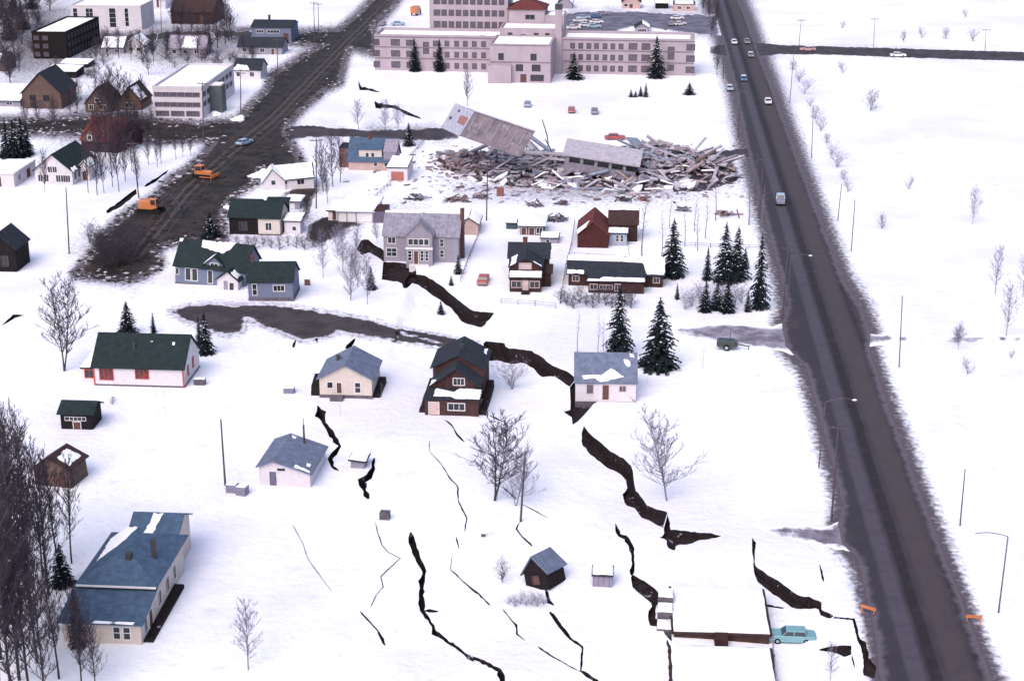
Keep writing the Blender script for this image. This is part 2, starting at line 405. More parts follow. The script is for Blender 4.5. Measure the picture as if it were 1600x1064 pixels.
MUD = [(602, -20), (632, -20), (612, 10), (580, 42), (586, 60), (584, 82), (548, 72), (540, 84), (536, 100), (530, 128), (505, 140), (470, 170), (452, 190), (444, 202), (452, 222), (470, 254), (440, 268), (405, 262), (400, 282), (372, 300), (352, 318), (345, 345), (350, 372),
       (330, 378), (300, 372), (262, 380), (243, 392), (250, 412), (228, 428), (200, 436), (150, 432), (118, 428), (132, 412), (160, 380), (172, 360), (188, 344), (205, 330), (240, 312), (268, 282), (298, 262), (318, 246), (330, 226),
       (342, 216), (300, 217), (250, 220), (205, 214), (150, 208), (60, 206), (-30, 204), (-30, 190), (60, 190), (130, 186), (200, 184), (262, 192), (310, 196), (356, 192), (372, 190), (392, 168), (420, 140), (424, 120), (448, 106), (470, 92), (496, 78), (510, 70), (470, 66), (400, 58), (396, 52), (470, 54), (530, 50), (560, 25)]
DIRT = [(262, 488), (290, 478), (330, 475), (372, 478), (420, 475), (470, 482), (540, 493), (580, 500), (620, 513), (690, 526), (746, 537), (738, 543), (690, 541), (610, 530), (575, 527), (548, 522), (530, 517), (520, 526), (470, 532), (440, 520),
        (400, 505), (386, 496), (382, 518), (350, 524), (320, 514), (288, 500)]
SIDE = [(424, 206), (455, 198), (480, 196), (530, 201), (580, 204), (660, 202), (712, 198), (716, 216), (680, 220), (600, 218), (540, 214), (480, 214), (440, 222)]
SIDE2 = [(960, 234), (1040, 235), (1120, 237), (1160, 232), (1186, 224), (1192, 250), (1150, 246), (1080, 247), (960, 244)]
CROSS = [(1176, 66), (1220, 71), (1300, 73), (1400, 76), (1500, 79), (1640, 83), (1720, 86), (1720, 99), (1640, 97), (1500, 93), (1400, 90), (1300, 86), (1215, 85), (1190, 90), (1150, 92), (1110, 84), (1110, 74), (1140, 66)]
TRACK = [(1040, 512), (1130, 506), (1200, 510), (1250, 502), (1310, 500), (1310, 560), (1252, 556), (1200, 546), (1120, 536), (1060, 525)]
TRACK2 = [(1310, 522), (1352, 522), (1420, 525), (1500, 524), (1640, 525), (2400, 527), (2400, 542), (1640, 538), (1500, 537), (1420, 538), (1358, 542), (1310, 542)]
DRIVE = [(1175, 820), (1230, 822), (1290, 822), (1324, 812), (1380, 812), (1380, 866), (1330, 862), (1290, 854), (1240, 844), (1195, 832)]
FARST = [(60, 66), (160, 60), (270, 49), (340, 50), (402, 48), (402, 58), (330, 60), (270, 61), (165, 72), (60, 80)]
EARTH = [(482, 352), (500, 342), (522, 336), (545, 342), (566, 350), (540, 358), (520, 372), (500, 380), (478, 376)]
EARTH2 = [(444, 302), (470, 292), (486, 290), (500, 296), (488, 312), (482, 340), (470, 346), (474, 318), (452, 312)]
LOT = [(876, 20), (940, 18), (1010, 19), (1060, 23), (1124, 24), (1128, 56), (1080, 54), (1030, 46), (990, 42), (950, 54), (880, 56)]
# vertices in pixel space: sparse far away, denser where the ground sags
xs = np.r_[-2600, -1500, -800, -400, -200, np.arange(-80, 1690, 22), 1800, 2000, 2500, 3300, 4600]
ys = np.r_[-366, -362, -355, -340, -310, -260, -200, -130, -80, -40, np.arange(-16, 1120, 18), 1150, 1200, 1300, 1500, 1900, 2600]
G = np.array([(x + (rngG.uniform(-5, 5) if 0 < x < 1600 else 0), y + (rngG.uniform(-4, 4) if 0 < y < 1064 else 0)) for y in ys for x in xs])
fine = np.array([(x + rngG.uniform(-2, 2), y + rngG.uniform(-2, 2)) for y in np.arange(360, 1110, 9) for x in np.arange(440, 1500, 9)])
fine = fine[field(fine) < -0.12]
verge = []
for poly, rad in ((MAIN, 34), (MUD, 20), (DIRT, 14)):
    g_ = np.array([(x + rngG.uniform(-2, 2), y + rngG.uniform(-2, 2)) for y in np.arange(-10, 1090, 8) for x in np.arange(-10, 1610, 8)])
    lo_, hi_ = np.array(poly).min(0) - rad, np.array(poly).max(0) + rad
    g_ = g_[(g_[:, 0] > lo_[0]) & (g_[:, 0] < hi_[0]) & (g_[:, 1] > lo_[1]) & (g_[:, 1] < hi_[1])]
    dm_, _ = dist_poly(g_, poly, True); verge.append(g_[dm_ < rad])
G = np.vstack([G, fine] + verge)
keep = np.ones(len(G), bool)
for px, _, _ in polys:
    P = np.array(px); lo, hi = P.min(0) - 6, P.max(0) + 6
    near = np.where((G[:, 0] > lo[0]) & (G[:, 0] < hi[0]) & (G[:, 1] > lo[1]) & (G[:, 1] < hi[1]) & keep)[0]
    if len(near):
        Q = G[near]; dmin, _ = dist_poly(Q, P, True)
        keep[near[(dmin < 3.0) | inside(Q, P)]] = False
G = G[keep]
verts = [Vector((x, y)) for x, y in G]; zr = list(field(G)); zf = [None] * len(verts); faces = []
for px, rim, fl in polys:
    n0 = len(verts); verts += [Vector(p) for p in px]; zr += list(rim); zf += list(fl); faces.append(list(range(n0, n0 + len(px))))
ov, oe, of, ovi, oei, ofi = CDT(verts, [], faces, 0, 1e-4)
OZ, OF = [], []
for k, src in enumerate(ovi):
    if src: OZ.append(zr[src[0]]); OF.append(zf[src[0]])
    else: OZ.append(float(field([tuple(ov[k])])[0])); OF.append(None)
PW = [pxz(v.x, v.y, z) for v, z in zip(ov, OZ)]
top = [list(f)[::-1] for f, s in zip(of, ofi) if not s]
def fix_up(vs_, fs):
    for f in fs:
        a, b, c = (vs_[i] for i in f[:3])
        if (Vector(b) - Vector(a)).cross(Vector(c) - Vector(a)).z < 0: f.reverse()
    return fs
Q = np.array([(v.x, v.y) for v in ov])
dirt = np.zeros(len(Q))
for poly, wide, amt in ((MAIN, 20, 1.0), (MUD, 12, .95), (FARST, 9, .9), (EARTH, 5, .8), (EARTH2, 4, .8), (CROSS, 5, .3), (DIRT, 7, .5), (SIDE, 4, .6), (LOT, 6, .5)):
    dm, _ = dist_poly(Q, poly, True)
    dirt = np.maximum(dirt, amt * np.exp(-(dm / wide) ** 2))
for (cx, cy, rx, ry, a) in ((165, 395, 60, 40, .55), (640, 320, 60, 22, .35), (920, 290, 260, 34, .6), (1330, 215, 8, 90, .0), (1245, 130, 10, 40, .3), (1285, 190, 12, 40, .32), (1310, 240, 10, 25, .25), (60, 60, 110, 80, .8), (300, 70, 130, 50, .7), (150, 190, 110, 60, .6),  # top-left ellipses mix dirty snow with vignette darkening put into the colour
                           (560, 400, 40, 30, .4), (470, 350, 30, 30, .35), (60, 900, 90, 160, .25), (200, 462, 60, 12, .3), (1490, 960, 60, 40, .12), (1230, 530, 70, 20, .3), (1330, 480, 20, 50, .4), (815, 85, 20, 40, .3)):
    e = ((Q[:, 0] - cx) / rx) ** 2 + ((Q[:, 1] - cy) / ry) ** 2
    dirt = np.maximum(dirt, a * np.exp(-e))
gm = bpy.data.meshes.new('ground'); gm.from_pydata([tuple(p) for p in PW], [], fix_up(PW, top)); gm.update()
a_ = gm.attributes.new('dirt', 'FLOAT', 'POINT'); a_.data.foreach_set('value', dirt.astype(np.float32))
gm.materials.append(snow_ground()); gm.shade_smooth()
tag(link('ground', gm), 'snow-covered ground', kind='structure')
# crack walls and floors
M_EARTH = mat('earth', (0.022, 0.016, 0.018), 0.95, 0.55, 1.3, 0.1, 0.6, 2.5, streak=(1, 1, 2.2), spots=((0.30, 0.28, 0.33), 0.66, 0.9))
groups = {}
for f, s in zip(of, ofi):
    if s: groups.setdefault(s[0], []).append(list(f))
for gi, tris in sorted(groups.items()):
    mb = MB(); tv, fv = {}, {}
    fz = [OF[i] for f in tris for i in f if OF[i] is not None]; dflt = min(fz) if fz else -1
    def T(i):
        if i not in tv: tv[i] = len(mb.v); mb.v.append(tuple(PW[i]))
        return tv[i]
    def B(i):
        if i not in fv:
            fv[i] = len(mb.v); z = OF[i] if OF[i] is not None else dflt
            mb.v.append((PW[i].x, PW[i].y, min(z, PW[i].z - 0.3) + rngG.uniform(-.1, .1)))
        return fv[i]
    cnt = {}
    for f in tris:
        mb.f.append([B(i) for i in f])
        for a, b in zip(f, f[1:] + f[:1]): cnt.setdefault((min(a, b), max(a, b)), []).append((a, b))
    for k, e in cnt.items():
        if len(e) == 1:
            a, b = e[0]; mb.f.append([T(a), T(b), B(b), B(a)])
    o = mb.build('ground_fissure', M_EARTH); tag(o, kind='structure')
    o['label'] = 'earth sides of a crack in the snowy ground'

# ------------------------------------------------------------------ roads: sheets just above the ground, snow creeping in from the edge
def sheet(name, poly, m, dz, step, label, jit=1.5, uf=None, seed=3):
    r = random.Random(seed)
    B_ = resample(poly, step, True, jit, r); P = np.array(B_)
    lo, hi = P.min(0), P.max(0)
    g = np.array([(x + r.uniform(-1, 1), y + r.uniform(-1, 1)) for y in np.arange(lo[1], hi[1], step) for x in np.arange(lo[0], hi[0], step)])
    dm, _ = dist_poly(g, P, True); g = g[inside(g, P) & (dm > step * .5)]
    vv = [Vector(p) for p in B_] + [Vector(p) for p in g]
    o_v, _, o_f, _, _, o_s = CDT(vv, [], [list(range(len(B_)))], 1, 1e-4)
    q = np.array([(v.x, v.y) for v in o_v]); z = field(q) + dz
    W_ = [pxz(x, y, zz) for (x, y), zz in zip(q, z)]
    wb = np.array([tuple(pxz(x, y, 0))[:2] for x, y in B_])
    ed, _ = dist_poly(np.array([tuple(p)[:2] for p in W_]), wb, True)
    me = bpy.data.meshes.new(name); me.from_pydata([tuple(p) for p in W_], [], fix_up(W_, [list(f) for f in o_f])); me.update()
    me.attributes.new('edge', 'FLOAT', 'POINT').data.foreach_set('value', ed.astype(np.float32))
    if uf: me.attributes.new('u', 'FLOAT', 'POINT').data.foreach_set('value', np.array([uf(x, y) for x, y in q], np.float32))
    me.materials.append(m); me.shade_smooth()
    return tag(link(name, me), label, kind='structure')
M_MAIN = road_mat('asphalt', ((0.036, 0.028, 0.040), (0.046, 0.037, 0.048)), 0.7, 1.0, 0.5, edge=(0.10, 0.085, 0.11),
                  lanes=[(0.02, 0.20, (0.033, 0.029, 0.042), .8), (0.20, 0.40, (0.068, 0.060, 0.084), .9), (0.42, 0.56, (0.017, 0.013, 0.018), .95), (0.60, 0.90, (0.060, 0.047, 0.055), .85), (0.92, 1.0, (0.022, 0.017, 0.022), .8)])
M_MUDM = road_mat('mud', ((0.013, 0.010, 0.010), (0.036, 0.027, 0.027)), 0.8, 1.8, 0.4, bump=0.9, clump=0.5, edge=(0.12, 0.10, 0.115),
                  lanes=[(0.44, 0.48, (0.085, 0.062, 0.062), .75), (0.53, 0.57, (0.085, 0.062, 0.062), .8), (0.62, 0.65, (0.06, 0.045, 0.045), .6), (0.34, 0.37, (0.055, 0.042, 0.042), .5)])
M_BARE = road_mat('torn_earth', ((0.013, 0.010, 0.010), (0.036, 0.027, 0.027)), 0.5, 1.0, 0.5, bump=0.9, clump=0.4, edge=(0.2, 0.18, 0.2))
M_DIRTM = road_mat('dirt', ((0.036, 0.028, 0.034), (0.060, 0.049, 0.056)), 0.5, 0.9, 0.5, bump=0.6, clump=0.4)
M_SIDE = road_mat('slush_road', ((0.034, 0.026, 0.034), (0.060, 0.048, 0.060)), 0.6, 1.2, 0.4, edge=(0.2, 0.18, 0.22))
M_TRACK = road_mat('wheel_tracked_snow', ((0.13, 0.115, 0.15), (0.30, 0.28, 0.36)), 1.2, 2.4, 0.25, edge=SNOWC)
M_LOT = road_mat('car_park_slush', ((0.085, 0.078, 0.115), (0.16, 0.15, 0.21)), 1.0, 2.0, 0.3)
sheet('road', MAIN, M_MAIN, .06, 9, 'long straight grey asphalt road with slushy verges', 1.0, lambda x, y: (x - LE(y)) / (RE(y) - LE(y)))
MUDC = np.array([(640, -30), (600, 10), (548, 62), (490, 120), (420, 190), (350, 245), (290, 300), (215, 395)], float)
def mud_u(x, y):
    d_, p_ = dist_poly(np.array([(x, y)], float), MUDC); i_ = min(int(p_[0]), len(MUDC) - 2); a_, b_ = MUDC[i_], MUDC[i_ + 1]
    sg = np.sign((b_[0] - a_[0]) * (y - a_[1]) - (b_[1] - a_[1]) * (x - a_[0]))
    return 0.5 - sg * d_[0] / ppm(y) / 16.0
sheet('muddy_street', MUD, M_MUDM, .05, 6, 'churned dark mud street cleared of snow', 1.6, mud_u)
sheet('dirt_road', DIRT, M_DIRTM, .05, 5, 'broken grey-brown dirt road between the houses', 1.4)
sheet('slushy_side_street', SIDE, M_SIDE, .04, 5, 'brown slushy side street below the hospital', 1.0)
sheet('slushy_lane', SIDE2, M_SIDE, .04, 5, 'dark slushy lane joining the main road', 1.0)
sheet('cross_road', CROSS, M_SIDE, .035, 5, 'dark asphalt cross road running past open fields', .6)
sheet('tracked_lane', TRACK, M_TRACK, .04, 8, 'wheel-tracked snowy lane off the main road', 1.5)
sheet('field_track', TRACK2, M_TRACK, .04, 8, 'faint wheel track across the open snowfield', 1.5)
M_DRIVE = road_mat('dirty_snow_drive', ((0.10, 0.085, 0.115), (0.26, 0.24, 0.31)), 0.8, 1.6, 0.4, edge=SNOWC)
sheet('driveway', DRIVE, M_DRIVE, .04, 6, 'dirty snowy driveway joining the main road', 1.5)
sheet('far_street', FARST, M_DIRTM, .04, 6, 'dark muddy far street between the yards', 1.5)
sheet('bare_earth', EARTH, M_BARE, .05, 4, 'patch of torn dark earth below the long garage', 1.5)
sheet('bare_earth', EARTH2, M_BARE, .05, 4, 'patch of torn dark earth below the broken white house', 1.5)
sheet('car_park', LOT, M_LOT, .04, 5, 'slushy car park behind the hospital', 1.2)
# ------------------------------------------------------------------ building kit
GR = -4.45                                            # the street grid's turn, degrees
M_SNOW = mat('snow', (0.84, 0.84, 0.90), 0.7, 0.06, 0.8, 0.2, 0.3, 2.0)
M_PANE = mat('window_glass', (0.020, 0.022, 0.030), 0.12, 0.3, 2.0, 0.6)
M_PANE_DIM = mat('dim_window_glass', (0.10, 0.085, 0.12), 0.2, 0.4, 0.5, 0.5)
M_TRIM = mat('white_trim', (0.62, 0.60, 0.64), 0.6, 0.1)
M_TRIM_DK = mat('dark_trim', (0.07, 0.055, 0.06), 0.6, 0.2)
M_TRIM_RED = mat('red_trim', (0.42, 0.070, 0.055), 0.6, 0.15)
M_TRIM_PK = mat('pinkish_trim', (0.45, 0.36, 0.38), 0.6, 0.1)
M_FOUND = mat('foundation', (0.10, 0.09, 0.11), 0.9, 0.4, 1.5)
M_BRICKC = mat('chimney_brick', (0.10, 0.050, 0.045), 0.9, 0.35, 3.0)
M_METALF = mat('stove_pipe', (0.05, 0.05, 0.06), 0.5, 0.2)
def tri2d(outline, holes):
    V = [Vector(p) for p in outline]; Fc = [list(range(len(outline)))]
    for h in holes:
        n = len(V); V += [Vector((h[0], h[2])), Vector((h[1], h[2])), Vector((h[1], h[3])), Vector((h[0], h[3]))]; Fc.append([n, n + 1, n + 2, n + 3])
    v, _, f, _, _, s = CDT(V, [], Fc, 1, 1e-5)
    return [tuple(p) for p in v], [list(t) for t, o in zip(f, s) if 0 in o and len(o) == 1]
_wc = {}
def window_mesh(w, h, nx, nz, fm, kind):
    key = (round(w, 2), round(h, 2), nx, nz, fm.name, kind)
    if key in _wc: return _wc[key]
    f = MB(); t = min(0.12, w * .14, h * .14)
    for b in ((-t, 0, -t, h + t), (w, w + t, -t, h + t), (0, w, h, h + t), (0, w, -t, 0)): f.box(b[0], b[1], -.05, .06, b[2], b[3])
    for i in range(1, nx): f.box(w * i / nx - .035, w * i / nx + .035, .02, .09, 0, h)
    for i in range(1, nz): f.box(0, w, .025, .085, h * i / nz - .035, h * i / nz + .035)
    p = MB().box(0, w, .1, .13, 0, h)
    _wc[key] = (f.mesh('window', fm), p); return _wc[key]
_pc = {}
def add_open(parent, o, ux, uy, op, fm, defpane):
    """op = (x0, x1, z0, z1, kind[, material]); kind w / w2 / w3.. panes across, d door, g garage door."""
    x0, x1, z0, z1, k = op[:5]; extra = op[5] if len(op) > 5 else None
    ang = math.atan2(ux.y, ux.x)
    p = o + ux * x0 + Vector((0, 0, z0)); w_, h_ = x1 - x0, z1 - z0
    if k[0] == 'w':
        nx = int(k[1]) if len(k) > 1 else 1; nz = int(k[2]) if len(k) > 2 else 1
        fr, pm = window_mesh(w_, h_, nx, nz, fm, 'w')
        wo_ = link('window', fr, parent, p, (0, 0, ang))
        pk = (id(pm), (extra or defpane).name)
        if pk not in _pc: _pc[pk] = pm.mesh('pane', extra or defpane)
        link('pane', _pc[pk], wo_)
    elif k[0] == 'd':
        f = MB().box(0, w_, .06, .12, 0, h_); d = link('door', f.mesh('door', extra or fm), parent, p, (0, 0, ang))
        link('door_frame', MB().box(-.1, 0, -.04, .06, 0, h_ + .1).box(w_, w_ + .1, -.04, .06, 0, h_ + .1).box(0, w_, -.04, .06, h_, h_ + .1).mesh('door_frame', fm), d)
        link('handle', MB().box(w_ * .82, w_ * .82 + .08, 0, .06, h_ * .45, h_ * .45 + .1).mesh('handle', M_METALF), d)
    elif k[0] == 'g':
        f = MB().box(0, w_, .1, .16, 0, h_); d = link('garage_door', f.mesh('garage_door', extra or fm), parent, p, (0, 0, ang))
        for i in range(1, 4): link('panel_rail', MB().box(0, w_, .06, .1, h_ * i / 4 - .04, h_ * i / 4 + .04).mesh('panel_rail', extra or fm), d)
    elif k[0] == 'v':   # dark opening
        d = link('opening', MB().box(0, w_, .9, 1.0, 0, h_).mesh('opening', extra or M_PANE), parent, p, (0, 0, ang))
def snow_patch(parent, outline, fn, thick, rng, step=0.7, ragged=0.3, name='snow_cover', m=None):
    """A snow layer over outline (2-D metres) mapped by fn(u, v, h) onto a surface."""
    B_ = resample(outline, step, True); c = np.mean(np.array(B_), 0); B2 = []
    for p in B_:
        q = Vector(p); d = Vector(c) - q
        if d.length > 0: q = q + d.normalized() * rng.uniform(0, ragged)
        B2.append((q.x, q.y))
    P = np.array(B2); lo, hi = P.min(0), P.max(0)
    g = np.array([(x, y) for y in np.arange(lo[1], hi[1] + step, step) for x in np.arange(lo[0], hi[0] + step, step)])
    dm, _ = dist_poly(g, P, True); g = g[inside(g, P) & (dm > step * .3)]
    vv = [Vector(p) for p in B2] + [Vector(p) for p in g]
    v, _, f, _, _, _ = CDT(vv, [], [list(range(len(B2)))], 1, 1e-5)
    q = np.array([(a.x, a.y) for a in v]); dm, _ = dist_poly(q, P, True)
    h = thick * (0.35 + 0.65 * np.clip(dm / (step * .8), 0, 1)) * np.array([rng.uniform(.85, 1.15) for _ in q])
    mb = MB(); mb.v = [tuple(fn(a, b, c_)) for (a, b), c_ in zip(q, h)]; mb.f = [list(t) for t in f]
    cnt = {}
    for t in mb.f:
        for a, b in zip(t, t[1:] + t[:1]): cnt.setdefault((min(a, b), max(a, b)), []).append((a, b))
    lowv = {}
    for k, e in list(cnt.items()):
        if len(e) == 1:
            for i in e[0]:
                if i not in lowv: lowv[i] = len(mb.v); mb.v.append(tuple(fn(q[i][0], q[i][1], -.03)))
            a, b = e[0]; mb.f.append([b, a, lowv[a], lowv[b]])
    return mb.build(name, m or M_SNOW, parent, smooth=False)
def block(root, o, w_, d, h, ridge='x', rise=2.0, over=0.35, wm=None, rm=None, fm=None, ops=None, snow=None, rp=0.5, hr=None, base=-0.6, pane=None, parapet=0.5, seed=1, found=None, thick=0.16, chim=()):
    """One box of a building with its roof. o local front-left base corner; ops {'f','r','l','b': openings in metres};
    ridge x / y / flat / hip / shed (rises to the back) / lean (rises to the right). snow: 'full' or list of (side, [(u,v) fractions])."""
    rng = random.Random(seed); o = Vector(o); fm = fm or M_TRIM; pane = pane or M_PANE; ops = ops or {}
    hl, hR = h, (h if hr is None else hr); ap = h + rise
    X, Y, Zv = Vector((1, 0, 0)), Vector((0, 1, 0)), Vector((0, 0, 1))
    if ridge == 'y': fo = [(0, base), (w_, base), (w_, hR), (w_ * rp, ap), (0, hl)]; bo = [(0, base), (w_, base), (w_, hl), (w_ * (1 - rp), ap), (0, hR)]; lh = [(0, base), (d, base), (d, hl), (0, hl)]; rh = [(0, base), (d, base), (d, hR), (0, hR)]
    elif ridge == 'x': fo = [(0, base), (w_, base), (w_, h), (0, h)]; bo = [(0, base), (w_, base), (w_, hR), (0, hR)]; rh = [(0, base), (d, base), (d, hR), (d * rp, ap), (0, h)]; lh = [(0, base), (d, base), (d, h), (d * (1 - rp), ap), (0, hR)]
    elif ridge == 'shed': fo = [(0, base), (w_, base), (w_, h), (0, h)]; bo = [(0, base), (w_, base), (w_, ap), (0, ap)]; rh = [(0, base), (d, base), (d, ap), (0, h)]; lh = [(0, base), (d, base), (d, h), (0, ap)]
    else: fo = bo = [(0, base), (w_, base), (w_, h), (0, h)]; lh = rh = [(0, base), (d, base), (d, h), (0, h)]
    mb = MB()
    sides = {'f': (o, X, Y, fo), 'r': (o + X * w_, Y, -X, rh), 'b': (o + X * w_ + Y * d, -X, -Y, bo), 'l': (o + Y * d, -Y, X, lh)}
    for s, (so_, ux, inn, out) in sides.items():
        holes = [op[:4] for op in ops.get(s, [])]
        v, f = tri2d(out, holes); n = len(mb.v)
        mb.v += [tuple(so_ + ux * a + Zv * b) for a, b in v]; mb.f += [[n + i for i in t] for t in f]
        for x0, x1, z0, z1 in holes:
            c = [so_ + ux * a + Zv * b for a, b in ((x0, z0), (x1, z0), (x1, z1), (x0, z1))]
            for i in range(4): mb.poly([c[i], c[(i + 1) % 4], c[(i + 1) % 4] + inn * .2, c[i] + inn * .2])
    wall = mb.build('wall', wm, root)
    for s, (so_, ux, inn, out) in sides.items():
        for op in ops.get(s, []): add_open(root, so_, ux, inn, op, fm, pane)
    if found: MB().box(o.x - .06, o.x + w_ + .06, o.y - .06, o.y + d + .06, base, found).build('foundation', M_FOUND, root)
    rb = MB(); maps = {}; lift = .015
    if ridge == 'x':
        yr = d * rp; s1 = rise / yr; s2 = (ap - hR) / (d - yr)
        za, zb = h - over * s1, hR - over * s2
        rb.prism([o + Vector(p) for p in ((-over, -over, za + lift), (w_ + over, -over, za + lift), (w_ + over, yr, ap + lift), (-over, yr, ap + lift))], (0, 0, thick))
        rb.prism([o + Vector(p) for p in ((-over, yr, ap + lift), (w_ + over, yr, ap + lift), (w_ + over, d + over, zb + lift), (-over, d + over, zb + lift))], (0, 0, thick))
        W2 = w_ + 2 * over
        maps['f'] = (W2, yr + over, lambda u, v, t: o + Vector((-over + u, -over + v, za + v * s1 + thick + t)))
        maps['b'] = (W2, d - yr + over, lambda u, v, t: o + Vector((-over + u, d + over - v, zb + v * s2 + thick + t)))
    elif ridge == 'y':
        xr = w_ * rp; s1 = (ap - hl) / xr; s2 = (ap - hR) / (w_ - xr); za, zb = hl - over * s1, hR - over * s2; D2 = d + 2 * over
        rb.prism([o + Vector(p) for p in ((-over, -over, za + lift), (xr, -over, ap + lift), (xr, d + over, ap + lift), (-over, d + over, za + lift))], (0, 0, thick))
        rb.prism([o + Vector(p) for p in ((xr, -over, ap + lift), (w_ + over, -over, zb + lift), (w_ + over, d + over, zb + lift), (xr, d + over, ap + lift))], (0, 0, thick))
        maps['l'] = (D2, xr + over, lambda u, v, t: o + Vector((-over + v, -over + u, za + v * s1 + thick + t)))
        maps['r'] = (D2, w_ - xr + over, lambda u, v, t: o + Vector((w_ + over - v, -over + u, zb + v * s2 + thick + t)))
    elif ridge == 'shed':
        s1 = rise / d; za = h - over * s1
        rb.prism([o + Vector(p) for p in ((-over, -over, za + lift), (w_ + over, -over, za + lift), (w_ + over, d + over, ap + over * s1 + lift), (-over, d + over, ap + over * s1 + lift))], (0, 0, thick))
        maps['f'] = (w_ + 2 * over, d + 2 * over, lambda u, v, t: o + Vector((-over + u, -over + v, za + v * s1 + thick + t)))
    elif ridge == 'hip':
        m_ = min(w_, d) * .5; a = [(-over, -over, h), (w_ + over, -over, h), (w_ + over, d + over, h), (-over, d + over, h)]
        if w_ >= d: r1, r2 = (m_, d / 2, ap), (w_ - m_, d / 2, ap); fs = [(0, 1, 'r2', 'r1'), (1, 2, 'r2'), (2, 3, 'r1', 'r2'), (3, 0, 'r1')]
        else: r1, r2 = (w_ / 2, m_, ap), (w_ / 2, d - m_, ap); fs = [(0, 1, 'r1'), (1, 2, 'r2', 'r1'), (2, 3, 'r2'), (3, 0, 'r1', 'r2')]
        pt = lambda k: o + Vector((r1 if k == 'r1' else r2 if k == 'r2' else a[k])) + Vector((0, 0, .12))
        for q in fs: rb.poly([pt(k) for k in q])
        rb.prism([o + Vector((p[0], p[1], p[2] - .02)) for p in a], (0, 0, .13))
        sl_ = rise / (m_ + over)
        maps['l'] = (d + 2 * over, m_ + over, lambda u, v, t: o + Vector((-over + v, -over + u, h + .12 + v * sl_ + t)))
        maps['f'] = (w_ + 2 * over, m_ + over, lambda u, v, t: o + Vector((-over + u, -over + v, h + .12 + v * sl_ + t)))
        if snow == 'full':
            sn = MB(); up = Vector((0, 0, .28))
            for q in fs: sn.poly([pt(k) + up for k in q])
            for i in range(4):
                j = (i + 1) % 4; sn.poly([pt(i), pt(j), pt(j) + up, pt(i) + up])
            sn.build('snow_cover', M_SNOW, root); snow = None
    else:
        pw = 0.3; p = parapet
        if p > 0:
            for b in ((0, w_, 0, pw), (0, w_, d - pw, d), (0, pw, pw, d - pw), (w_ - pw, w_, pw, d - pw)): rb.box(o.x + b[0] - .05, o.x + b[1] + .05, o.y + b[2] - .05, o.y + b[3] + .05, o.z + h, o.z + h + p)
        rb.box(o.x - over, o.x + w_ + over, o.y - over, o.y + d + over, o.z + h - .1, o.z + h + .1) if p <= 0 else rb.box(o.x + pw, o.x + w_ - pw, o.y + pw, o.y + d - pw, o.z + h - .15, o.z + h + .02)
        e = pw + .1 if p > 0 else -over
        maps['f'] = (w_ - 2 * e, d - 2 * e, lambda u, v, t: o + Vector((e + u, e + v, h + (.02 if p > 0 else .1) + t)))
    roof = rb.build('roof', rm, root)
    for (cx, cy, cs, ch, cm) in chim:       # chimneys stand on the roof
        zb = h + (rise * (1 - abs(cy - d * rp) / max(d * rp, d * (1 - rp))) if ridge == 'x' else rise * (1 - abs(cx - w_ * rp) / max(w_ * rp, w_ * (1 - rp))) if ridge == 'y' else 0) if ridge in 'xy' else h
        c = MB(); px_, py_ = o.x + cx, o.y + cy
        c.box(px_ - cs / 2, px_ + cs / 2, py_ - cs / 2, py_ + cs / 2, o.z + zb - .5, o.z + zb + ch).box(px_ - cs / 2 - .06, px_ + cs / 2 + .06, py_ - cs / 2 - .06, py_ + cs / 2 + .06, o.z + zb + ch, o.z + zb + ch + .12)
        c.build('chimney', cm, roof)
    if snow:
        if snow == 'full': snow = [(k, None) for k in maps]
        for side, pts in snow:
            Uw, Vw, fn = maps[side]
            pl = [(0.02, 0.02), (.98, .02), (.98, .985), (.02, .985)] if pts is None else pts
            snow_patch(root, [(a * Uw, b * Vw) for a, b in pl], fn, 0.3 if pts is None else .18, rng, max(.5, min(Uw, Vw) / 9) if pts is None else .45, .12 if pts is None else .3)
    return roof
def spot(px, py, rot=GR, dz=0.0):
    return at(px, py, dz), math.radians(rot), ppm(py)
def house(name, label, px, py, rot=GR, cat='house', tilt=(0, 0), group=None, dz=0.0):
    p, rz, s = spot(px, py, rot, dz)
    return thing(name, label, cat, p, rz, group, tilt), s
def row(x0, x1, n, w_, z0, z1, k='w', **kw):
    return [(x0 + (x1 - x0) * i / (n - 1) - w_ / 2, x0 + (x1 - x0) * i / (n - 1) + w_ / 2, z0, z1, k) for i in range(n)]
# ------------------------------------------------------------------ materials of the buildings
def shingle(name, c, **k): return siding(name, c, .28, 1, .3, .85, .72)
W_WHITE = siding('white_clapboard', (0.56, 0.52, 0.57), .2, 2, .08, .7, .82)
W_CREAM = siding('cream_clapboard', (0.52, 0.45, 0.42), .2, 2, .08, .7, .82)
W_BLUE = siding('blue_clapboard', (0.135, 0.155, 0.235), .2, 2, .12, .7, .75)
W_GREY = siding('grey_clapboard', (0.25, 0.23, 0.29), .2, 2, .12, .7, .78)
W_LOG = siding('brown_log', (0.060, 0.031, 0.032), .3, 2, .3, .85, .45)
W_BROWN = siding('dark_brown_board', (0.042, 0.020, 0.020), .25, 2, .3, .8, .55)
W_BARN = siding('barn_red_board', (0.058, 0.018, 0.018), .3, 0, .3, .8, .5)
W_TAN = siding('tan_board', (0.11, 0.072, 0.065), .25, 2, .25, .8, .6)
W_DARK = siding('black_board', (0.013, 0.010, 0.012), .25, 2, .35, .85, .5)
W_HOSP = mat('pale_pink_concrete', (0.33, 0.275, 0.325), .8, .12, .35, .2, streak=(1, 1, .35))
W_STUC = mat('white_stucco', (0.52, 0.48, 0.54), .85, .10, .4)
W_PINK = mat('pink_board', (0.42, 0.30, 0.29), .85, .15, .6)
R_GREEN = shingle('green_shingle', (0.016, 0.026, 0.030))
